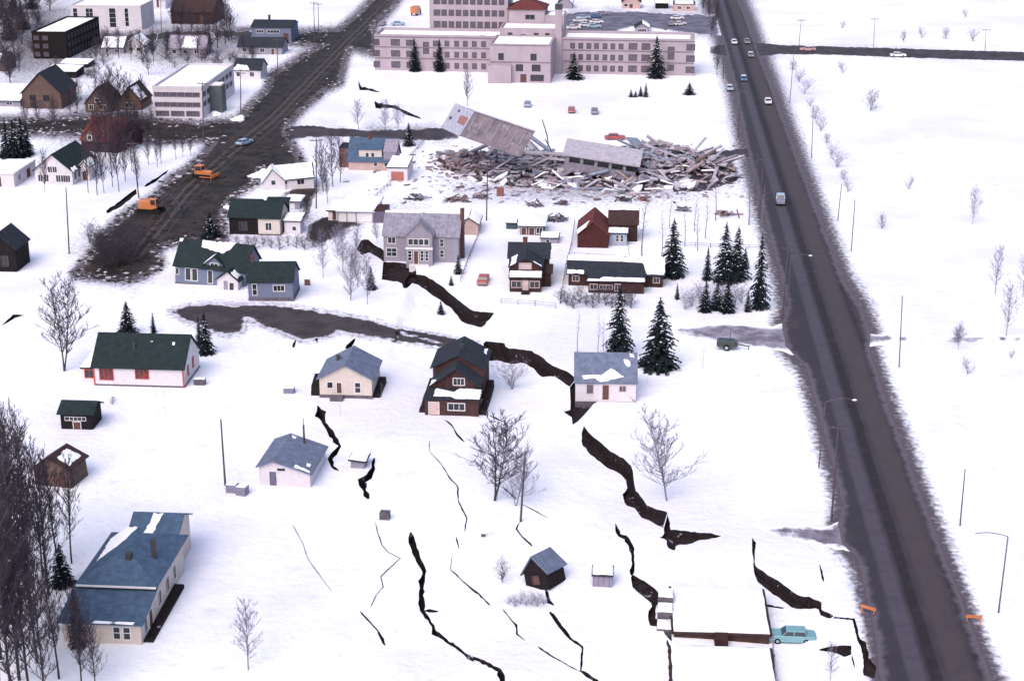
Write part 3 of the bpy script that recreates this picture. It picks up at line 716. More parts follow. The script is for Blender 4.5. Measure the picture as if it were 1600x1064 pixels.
R_BLUE = shingle('blue_grey_shingle', (0.125, 0.148, 0.225))
R_BLUED = shingle('steel_blue_shingle', (0.060, 0.098, 0.165))
R_DARK = shingle('charcoal_shingle', (0.026, 0.030, 0.042))
R_GREYM = siding('grey_sheet_roof', (0.22, 0.21, 0.27), .8, 0, .3, .6, .8)
R_RED = shingle('red_shingle', (0.115, 0.034, 0.034))
R_BROWN = shingle('brown_shingle', (0.045, 0.026, 0.028))
R_LAV = shingle('faded_grey_shingle', (0.26, 0.23, 0.30))
M_DOORR = mat('brick_red_door', (0.36, 0.13, 0.11), .7, .15)
M_DOORB = mat('brown_door', (0.11, 0.05, 0.05), .7, .2)
M_DOORP = mat('pale_pink_door', (0.48, 0.36, 0.36), .7, .1)

# ------------------------------------------------------------------ the hospital
root, s = house('hospital', 'long pale pink hospital with a tall back tower and red-roofed penthouse', 586, 110, -6.0, 'hospital')
HW = 492 / s / math.cos(math.radians(6.0)); u = lambda px: (px - 586) / s
def storeys(cols, w_, zs, h_=1.5): return [(c - w_ / 2, c + w_ / 2, z, z + h_, 'w') for z in zs for c in cols]
HH = 10.2; zs3 = (1.0, 4.4, 7.8)
zc = lambda zx: u(560 + zx * .188)
opsL = storeys([zc(745), zc(825), zc(897), zc(972), zc(1048)], 1.2, zs3)
opsL += [(zc(155) - .9, zc(155) + .9, z, z + 1.7, 'w2') for z in zs3] + [(zc(315) - 1.3, zc(315) + 1.3, z, z + 1.7, 'w2') for z in zs3]
opsL += [(zc(437) - 1.1, zc(437) + 1.1, z, z + 1.6, 'w2') for z in zs3] + [(zc(570) - .8, zc(570) + .8, 5.4, 8.8, 'w13')] + [(zc(650) - .7, zc(650) + .7, z, z + 1.5, 'w') for z in zs3] + [(zc(1145) - 1.2, zc(1145) + 1.2, z, z + 1.7, 'w2') for z in zs3[1:]]
wl = u(786)
block(root, (0, 0, 0), wl, 14, HH, 'flat', wm=W_HOSP, rm=W_HOSP, fm=M_TRIM_DK, ops={'f': opsL}, snow=[('f', [(.0, .02), (.82, .02), (.82, .5), (.86, .5), (.86, .04), (1, .04), (1, 1), (0, 1)])], parapet=.9, pane=M_PANE_DIM, seed=2)
zc4 = lambda zx: u(820 + zx * .2375)
x0 = u(876)
opsR = storeys([zc4(c) - x0 for c in (315, 368, 420, 470, 525, 575, 628)], 1.2, zs3)
opsR += [(zc4(c) - x0 - 1.2, zc4(c) - x0 + 1.2, z, z + 1.7, 'w2') for c in (705, 788, 1075) for z in zs3] + [(zc4(950) - x0 - .9, zc4(950) - x0 + .9, 5.0, 8.6, 'w13'), (zc4(950) - x0 - .9, zc4(950) - x0 + .9, 1.6, 3.2, 'w2')]
block(root, (x0, 0, 0), HW - x0, 14, HH, 'flat', wm=W_HOSP, rm=W_HOSP, fm=M_TRIM_DK, ops={'f': opsR, 'r': row(3, 11, 3, 1.4, 4.4, 5.9) + row(3, 11, 3, 1.4, 7.8, 9.3)}, snow='full', parapet=.9, pane=M_PANE_DIM, seed=3)
xm, wm_ = u(777), u(868) - u(777)        # entrance block stands forward of the wings
block(root, (xm, -17, 0), wm_, 17.2, 11.0, 'flat', wm=W_HOSP, rm=W_HOSP, fm=M_TRIM_DK, parapet=.5, pane=M_PANE, seed=4, snow='full',
      ops={'f': [(2.6, 4.0, 6.8, 8.6, 'w'), (12.2, 13.8, 6.8, 8.6, 'w'), (7.8, 9.8, 3.6, 5.4, 'w2'), (12.6, 15, 3.6, 5.4, 'w2'), (9.2, 10.8, .2, 2.5, 'd', M_DOORB), (12.2, 16, .7, 2.4, 'w4')]})
block(root, (xm - .4, -18.6, 0), wm_ * .38, 1.5, 5.2, 'flat', wm=W_HOSP, rm=W_HOSP, parapet=.25, seed=5, ops={})
block(root, (u(782), .3, HH - 2.5), u(872) - u(782), 12, 5.4, 'flat', wm=W_HOSP, rm=W_HOSP, fm=M_TRIM_DK, base=0, parapet=.5, seed=6, snow='full', ops={'f': [(2.6, 3.8, 2.6, 4.4, 'w'), (6.6, 7.8, 2.8, 3.9, 'w'), (10.6, 11.8, 2.6, 4.4, 'w'), (14, 15.2, 2.6, 4.4, 'w')]})
block(root, (u(789), 12.4, 0), u(846) - u(789), 12, 17.5, 'hip', rise=3.0, wm=W_HOSP, rm=R_RED, fm=M_TRIM_DK, over=.5, seed=7, ops={'f': [(5.4, 6.6, 14.6, 15.8, 'w'), (6.9, 8.1, 14.6, 15.8, 'w'), (6.4, 7.4, 11.0, 12.4, 'w')]})
block(root, (u(846) + .1, 12.4, 0), u(876) - u(846), 10, 15.5, 'flat', wm=W_HOSP, rm=W_HOSP, fm=M_TRIM_DK, parapet=.4, seed=8, snow='full')
xt, wt = u(662), u(788) - u(662)         # ward tower
colsT = [2.4 + (wt - 4.6) * i / 9 for i in range(10)]
opsT = [(c - (.95 if i == 0 else .75), c + (.95 if i == 0 else .75), z, z + 1.7, 'w2') for z in (11.4, 15.0, 18.6, 22.2) for i, c in enumerate(colsT)]
block(root, (xt, 14.6, 0), wt - .2, 15, 25.5, 'flat', wm=W_HOSP, rm=W_HOSP, fm=M_TRIM_DK, parapet=.8, pane=M_PANE_DIM, seed=9, snow='full', ops={'f': opsT})
M_COURSE = mat('grey_string_course', (0.17, 0.14, 0.18), .8, .2)
for z in (3.7, 7.1, HH + .05):
    MB().box(-.05, xm, -.12, -.01, z, z + .28).build('string_course', M_COURSE, root); MB().box(x0 + .9, HW + .05, -.12, -.01, z, z + .28).build('string_course', M_COURSE, root)
for z in (6.0, 11.0): MB().box(xm - .05, xm + wm_ + .05, -17.1, -17.01, z, z + .25).build('string_course', M_COURSE, root)
cx = u(873); st = MB().box(cx - 1.0, cx + 1.0, -.9, 1.1, -.5, 19.5); ch = st.build('chimney_stack', W_HOSP, root)
MB().box(cx - 1.1, cx + 1.1, -1.0, 1.2, 19.5, 21.0).build('chimney_top', M_METALF, ch)

# ------------------------------------------------------------------ upper left blocks
def simple(name, label, px, py, wpx, hpx, depth, ridge, rise, wmat, rmat, rot=GR, ops=None, snow=None, cat='house', fm=None, **kw):
    tilt = kw.pop('tilt', (0, 0)); group = kw.pop('group', None); dz = kw.pop('dz', 0)
    root, s = house(name, label, px, py, rot, cat, tilt, group, dz)
    w_ = wpx / s / math.cos(math.radians(rot)); h = hpx / s / .955
    if callable(ops): ops = ops(w_, h, depth)
    block(root, (0, 0, 0), w_, depth, h, ridge, rise, wm=wmat, rm=rmat, fm=fm, ops=ops, snow=snow, **kw)
    return root, s, w_, h
def fr(lst):      # openings given as fractions of width and height on the front
    return lambda w_, h, d: {'f': [(a * w_, b * w_, c * h, e * h, k, *r) for a, b, c, e, k, *r in lst]}
simple('apartment_block', 'dark brown flat-roofed apartment block with snow on its roof', 53, 92, 54, 38, 34, 'flat', 0, W_DARK, W_DARK, cat='apartment block', snow='full', parapet=.5, fm=M_TRIM_DK, pane=M_PANE_DIM, seed=11,
       ops=lambda w_, h, d: {'f': [(w_ * a - .8, w_ * a + .8, z, z + 1.3, 'w2') for a in (.12, .38) for z in (.8, 3.4, 6.0)], 'r': [(2 + i * 3.2, 3.6 + i * 3.2, z, z + 1.4, 'w2') for i in range(10) for z in (.8, 3.4, 6.0)]})
simple('office_building', 'white two-storey building with tall dark window strips', 112, 46, 112, 34, 16, 'flat', 0, W_STUC, W_STUC, cat='building', snow='full', parapet=.4, fm=M_TRIM, seed=12,
       ops=fr([(.04, .10, .55, .9, 'w12'), (.22, .32, .55, .9, 'w22'), (.55, .64, .1, .92, 'w14'), (.77, .82, .15, .92, 'w14')]))
simple('office_building', 'white building with a snowy roof beyond the tall-windowed one', 196, 14, 64, 22, 14, 'flat', 0, W_STUC, W_STUC, cat='building', snow='full', parapet=.3, seed=13, ops=fr([(.2, .3, .3, .8, 'w2'), (.5, .62, .3, .8, 'w2'), (.78, .84, .1, .7, 'd', M_DOORB)]))
simple('timber_building', 'dark red-brown gabled building behind bare trees', 268, 38, 66, 18, 18, 'x', 5.0, W_BROWN, R_BROWN, cat='building', seed=14, fm=M_TRIM_DK, ops=fr([(.15, .25, .3, .7, 'w2'), (.45, .55, .3, .7, 'w2'), (.7, .76, 0.02, .7, 'd')]))
simple('warehouse', 'blue-grey building with a dark shallow roof by the muddy street', 394, 66, 62, 22, 12, 'x', 1.6, W_BLUE, R_DARK, cat='building', seed=15, chim=[(5, 6, .7, 1.6, M_BRICKC)], ops=fr([(.12, .3, .62, .8, 'w3'), (.4, .7, .62, .8, 'w4'), (.8, .93, 0.02, .6, 'g', M_DOORB)]))
simple('house', 'low pale house with a dark roof in front of the blue-grey building', 372, 85, 70, 11, 9, 'x', 2.4, W_GREY, R_DARK, seed=16, ops=fr([(.1, .2, .3, .8, 'w2'), (.5, .6, .3, .8, 'w2'), (.75, .82, .02, .8, 'd', M_DOORB)]))
simple('cottage', 'small white cottage with a dark snow-edged roof beside a power pole', 366, 124, 42, 14, 9, 'x', 2.6, W_WHITE, R_DARK, seed=17, snow=[('f', [(0, 0), (.6, 0), (.5, .4), (.1, .5)])], ops=fr([(.1, .22, .3, .75, 'w'), (.6, .75, .3, .75, 'w2')]))
root, s, w_, h = simple('office_block', 'white three-storey flat-roofed block with dark window bands', 241, 184, 78, 44, 36, 'flat', 0, W_STUC, W_STUC, cat='office building', snow='full', parapet=.6, seed=18, pane=M_PANE_DIM, fm=mat('lavender_trim', (0.20, 0.17, 0.22), .7, .2),
       ops=lambda w_, h, d: {'f': [(.5 + i * (w_ - 1) / 6, .5 + (i + .9) * (w_ - 1) / 6, z, z + 1.1, 'w3') for z in (h * .86 - 1.1, h * .52 - 1.1) for i in range(6)] + [(.6 + i * (w_ - 1) / 3, .6 + (i + .85) * (w_ - 1) / 3, .5, 1.8, 'w4') for i in range(3)],
                             'r': [(1 + i * 4.2, 4.0 + i * 4.2, z, z + 1.2, 'w3') for z in (h * .86 - 1.2, h * .52 - 1.2) for i in (0, 1, 4, 5, 6, 7)]})
block(root, (w_ + .02, 7.5, 0), 3.4, 4.5, h * .93, 'flat', wm=mat('grey_green_panel', (0.085, 0.10, 0.115), .6, .2), rm=W_STUC, parapet=.3, seed=19, snow='full')
simple('house', 'brown house with a steep dark roof below the brown apartment block', 36, 170, 62, 24, 13, 'y', 5.5, W_TAN, R_DARK, seed=20, fm=M_TRIM_DK, over=.5, ops=fr([(.2, .35, .5, .85, 'w2'), (.55, .7, .5, .85, 'w2'), (.44, .53, .02, .5, 'd'), (.2, .33, .1, .4, 'w2')]))
simple('long_shed', 'long dark shed with a snowy roof behind the brown house', 70, 122, 50, 9, 8, 'shed', .6, W_DARK, R_DARK, cat='shed', seed=21, snow='full', ops=fr([(.15, .3, .02, .8, 'g', M_DOORB)]))
simple('carport', 'low snow-roofed carport beside the dark shed', 92, 106, 46, 5, 7, 'shed', .4, W_DARK, R_DARK, cat='carport', seed=22, snow='full')
simple('house', 'tan gabled house with a snowy roof among dark trees', 134, 176, 40, 14, 10, 'y', 4.2, W_TAN, R_BROWN, seed=23, snow=[('l', [(.05, .1), (.95, .1), (.95, .9), (.05, .9)])], ops=fr([(.15, .32, .3, .8, 'w2'), (.6, .8, .3, .8, 'w2'), (.4, .6, 1.15, 1.5, 'w')]))
simple('house', 'tan house half hidden by trees next to the white office block', 186, 172, 36, 13, 10, 'y', 4.0, W_TAN, R_BROWN, seed=24, snow=[('r', [(.05, .1), (.6, .1), (.6, .9), (.05, .9)])], ops=fr([(.3, .6, .3, .8, 'w2')]))
simple('house', 'wide snow-roofed low house at the corner of the muddy street', -40, 166, 74, 8, 22, 'x', 2.5, W_GREY, R_DARK, seed=25, snow='full', ops=fr([(.7, .82, .3, .8, 'w2')]))
simple('house', 'little dark house behind snow-laden trees', -20, 112, 30, 14, 9, 'x', 2.6, W_TAN, R_DARK, seed=26, snow=[('f', [(.1, .1), (.7, .1), (.7, .8), (.2, .9)])])
simple('house', 'small grey house with dormered roof among the far trees', 264, 86, 58, 10, 9, 'x', 3.4, W_GREY, R_LAV, seed=27, snow=[('f', [(.35, .05), (.75, .05), (.75, .9), (.4, .9)])], ops=fr([(.1, .2, .2, .75, 'w'), (.4, .5, .2, .75, 'w'), (.7, .82, .2, .75, 'w2')]))
simple('house', 'small pale house with a snowy roof beyond the snowy parking strip', 160, 84, 34, 9, 8, 'x', 2.8, W_GREY, R_DARK, seed=28, snow='full', ops=fr([(.15, .3, .2, .7, 'w'), (.6, .8, .2, .7, 'w2')]))
simple('house', 'small snowy-roofed house beside the brown gabled building', 196, 82, 30, 10, 8, 'y', 2.8, W_WHITE, R_DARK, seed=29, snow='full', ops=fr([(.2, .4, .2, .7, 'w'), (.6, .8, .2, .7, 'w')]))
# red-roofed house: red slope, beige gable, much of it under trees
root, s, w_, h = simple('house', 'brown house with a red gable roof and beige dormer', 128, 236, 60, 17, 13, 'x', 4.6, W_BROWN, R_RED, rot=-16, seed=30, fm=M_TRIM_DK, ops=fr([(.3, .42, .2, .7, 'w2'), (.6, .75, .2, .7, 'w2')]))
block(root, (1.0, -.6, h * .9), 3.6, 4.5, 1.6, 'y', 1.6, wm=W_TAN, rm=R_RED, base=0, seed=31, ops={'f': [(1.3, 2.3, .5, 1.6, 'w')]})
root, s, w_, h = simple('house', 'white gabled house with a dark green roof behind bare trees', 56, 288, 60, 22, 14, 'y', 3.6, W_WHITE, R_GREEN, rot=-7, seed=32, fm=M_TRIM, over=.5, snow=[('r', [(.0, 0), (.2, 0), (.25, .2), (.05, .2)])],
       ops=lambda w_, h, d: {'f': [(w_ * a - .5, w_ * a + .5, .7, 2.2, 'w2') for a in (.14, .3, .62, .75, .88)] + [(w_ * a - .5, w_ * a + .5, h * .85, h * .85 + 1.3, 'w2') for a in (.42, .54)], 'r': [(1 + i * 2.2, 2.6 + i * 2.2, 1.0, 2.6, 'w2') for i in range(3)]})
block(root, (w_ + .05, 4.5, 0), 2.2, 4, 3.4, 'y', 1.1, wm=W_WHITE, rm=R_GREEN, seed=33, snow='full', ops={'f': [(.6, 1.6, .1, 2.2, 'd', M_DOORB)]})
simple('garage', 'white garage with a snowy flat roof and dark door', -22, 292, 46, 20, 14, 'flat', 0, W_WHITE, W_STUC, cat='garage', seed=34, snow='full', parapet=0, over=.2, ops=lambda w_, h, d: {'f': [(w_ * .12, w_ * .55, .05, 2.3, 'g', M_DOORB)], 'r': [(2.5, 4.5, 1, 2.2, 'w3'), (8, 10.5, .1, 2.2, 'g', M_DOORB)]})
simple('cabin', 'dark weathered cabin with a steep roof in open snow', -24, 424, 52, 36, 7, 'y', 2.8, W_DARK, R_DARK, cat='cabin', seed=35, fm=M_TRIM_DK, ops=fr([(.55, .75, .25, .65, 'w2')]))

# ------------------------------------------------------------------ houses along the muddy street
root, s, w_, h = simple('house', 'blue-roofed house with a cream dormer beside the slushy street', 545, 266, 72, 15, 9, 'x', 4.3, W_PINK, R_BLUED, seed=40, fm=M_TRIM, ops=fr([(.55, .62, .45, .8, 'w'), (.78, .85, .45, .8, 'w')]), chim=[(4.5, 4.4, .7, 1.0, M_BRICKC)])
block(root, (2.4, .6, h * .95), 5.4, 3.6, 2.6, 'shed', 1.0, wm=W_CREAM, rm=R_BLUED, base=0, over=.25, seed=41, ops={'f': [(1.6, 2.3, .6, 1.8, 'w'), (2.9, 3.6, .6, 1.8, 'w')]})
block(root, (8.3, .1, h * .95), 3.0, 4.2, 2.2, 'shed', 2.0, wm=W_GREY, rm=R_LAV, base=0, over=.1, seed=42)
block(root, (-2.6, 2.5, 0), 2.5, 5.5, 4.6, 'flat', wm=mat('brown_brick', (0.14, 0.082, 0.088), .9, .3, 2.5), rm=R_DARK, parapet=.2, seed=43)
simple('garage', 'white garage with a brick-red door and snowy roof', 605, 283, 32, 20, 9, 'shed', .5, W_WHITE, R_DARK, cat='garage', seed=44, over=.2, snow='full', ops=fr([(.2, .82, .03, .72, 'g', M_DOORR)]))
root, s, w_, h = simple('house', 'broken white house tilted into the mud under thick snow', 424, 297, 66, 13, 9, 'x', 2.2, W_WHITE, R_DARK, rot=8, seed=45, tilt=(0, -4), snow='full', ops=fr([(.3, .38, .5, .8, 'w'), (.62, .78, .3, .85, 'w2')]))
block(root, (-1.8, -.5, 0), 5.0, 5, h * 1.0, 'y', 2.8, wm=W_WHITE, rm=R_DARK, seed=46, snow='full', ops={'f': [(2.0, 2.9, 1.2, 2.2, 'w')]})
root, s, w_, h = simple('house', 'green-roofed house with a dark porch and white front', 359, 366, 46, 27, 8, 'x', 2.6, W_DARK, R_GREEN, seed=47, fm=M_TRIM_DK, ops=fr([(.35, .6, .25, .7, 'w2')]))
block(root, (w_ + .05, -.4, 0), 4.4, 8.0, h, 'x', 2.4, wm=W_CREAM, rm=R_GREEN, seed=48, found=.3, ops={'f': [(1.5, 2.7, 1.1, 2.6, 'w2')]})
block(root, (w_ - .2, 8.2, 0), 4.2, 3.4, h * 1.05, 'shed', .8, wm=W_DARK, rm=R_GREEN, seed=49, snow=[('f', [(.05, .05), (.35, .05), (.35, .4), (.1, .4)])])
simple('shed', 'small white shed with a snowy roof beside the green-roofed house', 445, 366, 25, 20, 4, 'shed', .5, W_WHITE, R_BROWN, cat='shed', seed=50, snow='full', ops=fr([(.5, .72, .3, .6, 'w')]))
simple('shed', 'grey outhouse with a rounded snow cap behind the white shed', 447, 327, 22, 12, 4, 'hip', .6, W_GREY, R_DARK, cat='shed', seed=51, snow='full', ops=fr([(.3, .6, .05, .7, 'd')]))
root, s, w_, h = simple('long_garage', 'long pale garage with a broad snow-covered roof', 528, 347, 56, 17, 12, 'flat', 0, W_GREY, W_STUC, cat='garage', seed=52, parapet=0, over=.4, snow='full', ops=fr([(.02, .24, .03, .85, 'g', M_TRIM), (.27, .5, .03, .85, 'g', M_TRIM), (.53, .97, .03, .85, 'g', M_TRIM)]))
block(root, (w_ + .05, -.2, 0), 2.6, 5.5, h * 1.05, 'flat', wm=mat('purple_grey_board', (0.10, 0.085, 0.13), .8, .3), rm=R_BROWN, parapet=.1, seed=53)
block(root, (-2.2, 1, 0), 2.15, 8, h * .9, 'flat', wm=W_WHITE, rm=R_DARK, parapet=0, seed=54, snow='full', ops={'f': [(.9, 1.7, .1, 1.9, 'd', M_DOORB)]})
# the big grey house over the pit
root, s, w_, h = simple('house', 'large grey two-storey house with a gabled porch hanging over a pit', 600, 408, 117, 40, 9.5, 'x', 3.4, W_GREY, R_GREYM, seed=55, base=-2.2, found=.0, fm=M_TRIM, over=.3,
       snow=[('b', None), ('f', [(0, .93), (1, .93), (1, 1), (0, 1)])], ops=fr([(.06, .16, .70, .92, 'w2'), (.04, .17, .2, .5, 'w22'), (.755, .80, .62, .88, 'w12'), (.755, .80, .2, .46, 'w12')]))
pw = 41 / s
block(root, (38 / s, -2.6, 0), pw, 3.2, 5.9, 'y', 2.4, wm=W_GREY, rm=R_GREYM, fm=M_TRIM, over=.25, seed=56, base=-.5,
      ops={'f': [(.5 + i * (pw - 1) / 4, .5 + (i + .82) * (pw - 1) / 4, 4.1, 5.2, 'w') for i in range(4)] + [(.4, 1.0, 1.0, 2.9, 'w13'), (1.5, 2.3, .3, 2.9, 'd', M_DOORB), (2.8, 3.3, 1.0, 2.9, 'w13'), (3.7, 4.2, 1.0, 2.9, 'w13')]})
MB().box(38 / s - .1, 38 / s + pw + .1, -2.75, -2.62, 3.2, 3.6).build('porch_rail', M_TRIM, root)
MB().box(38 / s + .7, 38 / s + pw - .6, -3.8, -2.65, -.9, .35).build('doorstep', M_TRIM, root)
MB().box(w_ + .05, w_ + .75, 3.0, 4.0, -1, h + 4.6).build('chimney', M_BRICKC, root)
simple('garage', 'small pinkish garage with a snowy roof beside the big grey house', 718, 367, 29, 17, 7, 'y', 1.2, W_PINK, R_DARK, cat='garage', seed=57, snow='full', ops=fr([(.15, .85, .03, .75, 'g', W_PINK)]))
# blue house, broken in two
root, s, w_, h = simple('house', 'blue clapboard house with dark green roof, snapped in two by the quake', 274, 443, 112, 30, 8.5, 'x', 3.6, W_BLUE, R_GREEN, rot=-9, seed=58, tilt=(0, 3), fm=M_TRIM, over=.4, base=-.8, found=.3,  # dark foundation band painted in as the shaded gap beneath
       snow=[('f', [(.3, .75), (.62, .55), (.72, .8), (.75, 1), (.3, 1)]), ('f', [(-.01, .85), (.05, .85), (.05, 1), (-.01, 1)])], ops=fr([(.15, .22, .25, .85, 'w'), (.245, .315, .25, .85, 'w'), (.47, .53, .2, .85, 'w'), (.01, .05, .5, .8, 'w')]))
block(root, (w_ * .40, .3, h * .8), 4.0, 5.2, 1.1, 'y', 1.7, wm=W_BLUE, rm=R_GREEN, base=0, fm=M_TRIM, seed=59, snow=[('l', [(.05, .1), (.95, .1), (.95, .95), (.05, .95)])], ops={'f': [(1.3, 2.7, .5, 1.5, 'w2')]})
block(root, (w_ * .66, -2.4, 0), 3.9, 2.8, 2.5, 'y', 1.5, wm=W_WHITE, rm=R_GREEN, fm=M_TRIM, seed=60, base=-.8, snow=[('r', [(.1, .2), (.9, .2), (.9, .8), (.1, .8)])], ops={'f': [(1.2, 2.0, .2, 2.3, 'd', W_GREY), (2.3, 3.1, .6, 2.0, 'w')]})
root, s, w_, h = simple('house', 'detached end of the blue house standing over the dirt road', 389, 470, 70, 30, 7, 'x', 2.5, W_BLUE, R_GREEN, rot=-2, seed=61, fm=M_TRIM, over=.3, base=-.8, found=.55, tilt=(0, -1), chim=[(.4, 3.5, .5, 1.2, M_BRICKC)], ops=fr([(.10, .19, .3, .85, 'w12'), (.57, .81, .5, .78, 'w3')]))  # foundation strip gives the shaded gap under this end as dark colour
# white house with the red trim
root, s, w_, h = simple('house', 'white house with green roof and red window shutters', 148, 602, 142, 31, 9.2, 'x', 3.7, W_WHITE, R_GREEN, seed=62, fm=M_TRIM_RED, over=.35, found=.25, pane=mat('reddish_glass', (0.10, 0.030, 0.034), .25, .5, 1.5, .5),
       ops=lambda w_, h, d: {'f': [(w_ * .07, w_ * .215, h * .32, h * .97, 'w3'), (w_ * .47, w_ * .61, h * .42, h * .97, 'w3')], 'r': [(2.2, 3.0, 1.2, 2.6, 'w12'), (5.2, 6.0, 1.4, 3.0, 'w12')]})
for xx in (-.04, w_ - .16): MB().box(xx, xx + .2, -.09, .1, .0, h).build('corner_board', M_TRIM_RED, root)
block(root, (-2.3, 1.0, 0), 2.2, 6.5, 2.3, 'shed', .8, wm=W_WHITE, rm=R_GREEN, fm=M_TRIM_RED, seed=63, snow='full', over=.15, ops={'f': [(.6, 1.9, .9, 2.1, 'w2')]})
for (fx, fy) in ((.42, .45), (.60, 1.6), (.85, 1.2)): MB().box(w_ * fx - .18, w_ * fx + .18, 2.0 + fy - .18, 2.0 + fy + .18, h + .5, h + 3.0).build('vent', M_METALF if fx < .5 else M_SNOW, root)
simple('shed', 'small dark shed with a green roof below the red-shuttered house', 96, 670, 50, 26, 4.2, 'x', 1.0, W_DARK, R_GREEN, cat='shed', seed=64, fm=M_TRIM, over=.4, ops=fr([(.15, .8, .55, .75, 'w5'), (.4, .62, .02, .45, 'd', M_DOORB)]))
simple('shed', 'brown tumbledown shed with a snow patch on its roof by the grove', 56, 757, 60, 26, 4.5, 'y', 1.5, W_TAN, R_BROWN, cat='shed', rot=-14, seed=65, tilt=(0, -5), fm=M_TRIM_DK, over=.4, snow=[('r', [(.15, .15), (.85, .15), (.8, .85), (.2, .8)])], ops=fr([(.55, .8, .1, .7, 'd', M_DOORB)]))
# blue-roofed house at the lower left
root, s = house('house', 'large blue-roofed cream house standing beside the dark grove', 100, 1002, GR)
wf = 124 / s
block(root, (0, 0, 0), wf, 5.4, 2.5, 'shed', 1.2, wm=W_CREAM, rm=R_BLUED, over=.4, seed=66, base=-1.2, found=-.1, snow=[('f', [(.4, 0), (.9, 0), (.9, .06), (.4, .07)])], ops={'f': [(5.6, 6.3, .6, 2.0, 'w12'), (6.7, 7.4, .6, 2.0, 'w12'), (1.0, 2.0, .6, 2.0, 'w2')], 'r': [(1.2, 2.4, .7, 2.1, 'w2'), (3.2, 4.4, .1, 2.2, 'd', M_DOORB)]})
block(root, (.6, 5.5, 0), wf - .6, 12.0, 4.3, 'hip', 2.3, wm=W_CREAM, rm=R_BLUED, over=.6, seed=67, base=-1.2, found=-.1, snow=[('l', [(.35, .2), (.8, .15), (.95, .5), (.8, .9), (.6, .8)])], ops={'r': [(1.2, 2.6, 1.0, 2.6, 'w2'), (4.4, 5.8, 1.0, 2.6, 'w2'), (7.4, 8.6, 1.0, 2.6, 'w2')]})
MB().box(.1, wf + .5, 4.78, 4.88, 4.2, 4.42).build('gutter', M_TRIM, root)
MB().box(4.8, 5.5, 8.0, 8.7, 4.5, 6.8).build('chimney', M_METALF, root); MB().box(7.2, 7.7, 10.0, 10.5, 4.5, 7.6).build('chimney', M_METALF, root)
block(root, (2.4, 17.6, 0), wf - 3.2, 6.0, 4.4, 'x', 1.4, wm=W_CREAM, rm=R_BLUED, over=.4, seed=68, base=-1.2, snow=[('f', [(.3, 0), (.5, 0), (.6, 1), (.4, 1)])])
MB().prism([(wf + .02, .2, -.6), (wf + .02, 13.5, -.6), (wf + .02, 13.2, .5), (wf + .02, .6, .15)], (1.1, 0, 0)).build('banked_earth', M_EARTH, root)

# ------------------------------------------------------------------ houses on the cracked block
root, s, w_, h = simple('house', 'yellow gabled house with a blue-grey roof standing over cracked snow', 500, 621, 82, 31, 8.2, 'y', 2.1, W_CREAM, R_BLUE, rot=-4, seed=70, fm=M_TRIM, over=.4, found=.5, base=-1.2, chim=[(2.2, 4.4, .5, .8, M_METALF)], ops=fr([(.15, .25, .5, .8, 'w'), (.33, .42, .25, .78, 'd', M_DOORB), (.68, .78, .3, .8, 'w12')]))
MB().box(w_ * .22, w_ * .46, -1.5, -.1, -.6, .55).build('doorstep', M_FOUND, root)
MB().prism([(-.1, .5, -.6), (-.1, 4.8, -.6), (-.1, 4.4, 2.2), (-.1, 1.2, 1.4)], (-1.4, 0, 0)).build('dark_wedge', W_DARK, root)  # dark wedge set against the left wall
MB().prism([(w_ + .1, 0, -.6), (w_ + .1, 7.5, -.6), (w_ + .1, 7.2, .9), (w_ + .1, 1.0, .4)], (1.0, 0, 0)).build('banked_earth', M_EARTH, root)
root, s = house('house', 'brown log house with snowy porch roof and white-framed front window', 664, 648, -5, 'house')
wl_ = 84 / s
block(root, (0, 0, 0), wl_, 4.2, 2.6, 'flat', wm=W_LOG, rm=R_DARK, parapet=0, over=.25, fm=M_TRIM, seed=71, base=-1.0, snow=[('f', [(.16, .2), (.5, .15), (.56, .02), (1, .02), (1, .9), (.6, .95), (.5, .6), (.16, .9)])], ops={'f': [(wl_ * .44, wl_ * .74, .9, 1.9, 'w3'), (wl_ * .08, wl_ * .26, .05, 2.0, 'd', M_DOORP)]})
block(root, (.9, 4.3, 0), wl_ - 1.6, 3.4, 3.5, 'y', 2.3, wm=W_LOG, rm=R_DARK, fm=M_TRIM, over=.7, seed=72, base=-1.0, snow=[('l', [(.0, .0), (.5, .0), (.3, .25), (.05, .3)])], ops={'f': [(wl_ * .36, wl_ * .56, 3.2, 4.2, 'w3')]})
block(root, (.2, 7.8, 0), wl_ - .2, 8.0, 4.6, 'y', 2.0, wm=W_LOG, rm=R_DARK, over=.4, seed=73, base=-1.0, snow=[('r', [(.1, .0), (.4, .0), (.3, .12), (.1, .1)])], chim=[(4.0, 3.0, .5, .7, M_METALF)])
for sx in (-1.0, wl_ + .05): MB().prism([(sx, .3, -.6), (sx, 14, -.6), (sx, 13, .9), (sx, 1.2, .35)], (.95, 0, 0)).build('banked_earth', M_EARTH, root)
root, s, w_, h = simple('house', 'white cottage with a pale blue roof perched on the scarp edge', 899, 627, 94, 31, 8.2, 'x', 3.1, W_WHITE, R_BLUE, rot=-2, seed=74, fm=M_TRIM_PK, over=.25, base=-1.5, found=.04, snow=[('f', [(.1, .22), (.45, .28), (.6, .5), (.78, .2), (.6, .1), (.5, 0), (.42, 0), (.3, .14), (.12, .1)]), ('f', [(.8, .55), (.9, .5), (.88, .75), (.76, .8)]), ('f', [(.86, .82), (.97, .8), (.96, .97), (.87, .97)])],
       ops=fr([(.19, .29, .42, .86, 'w'), (.45, .55, .1, .84, 'd', M_DOORB), (.73, .83, .54, .8, 'w2')]), pane=M_PANE_DIM)
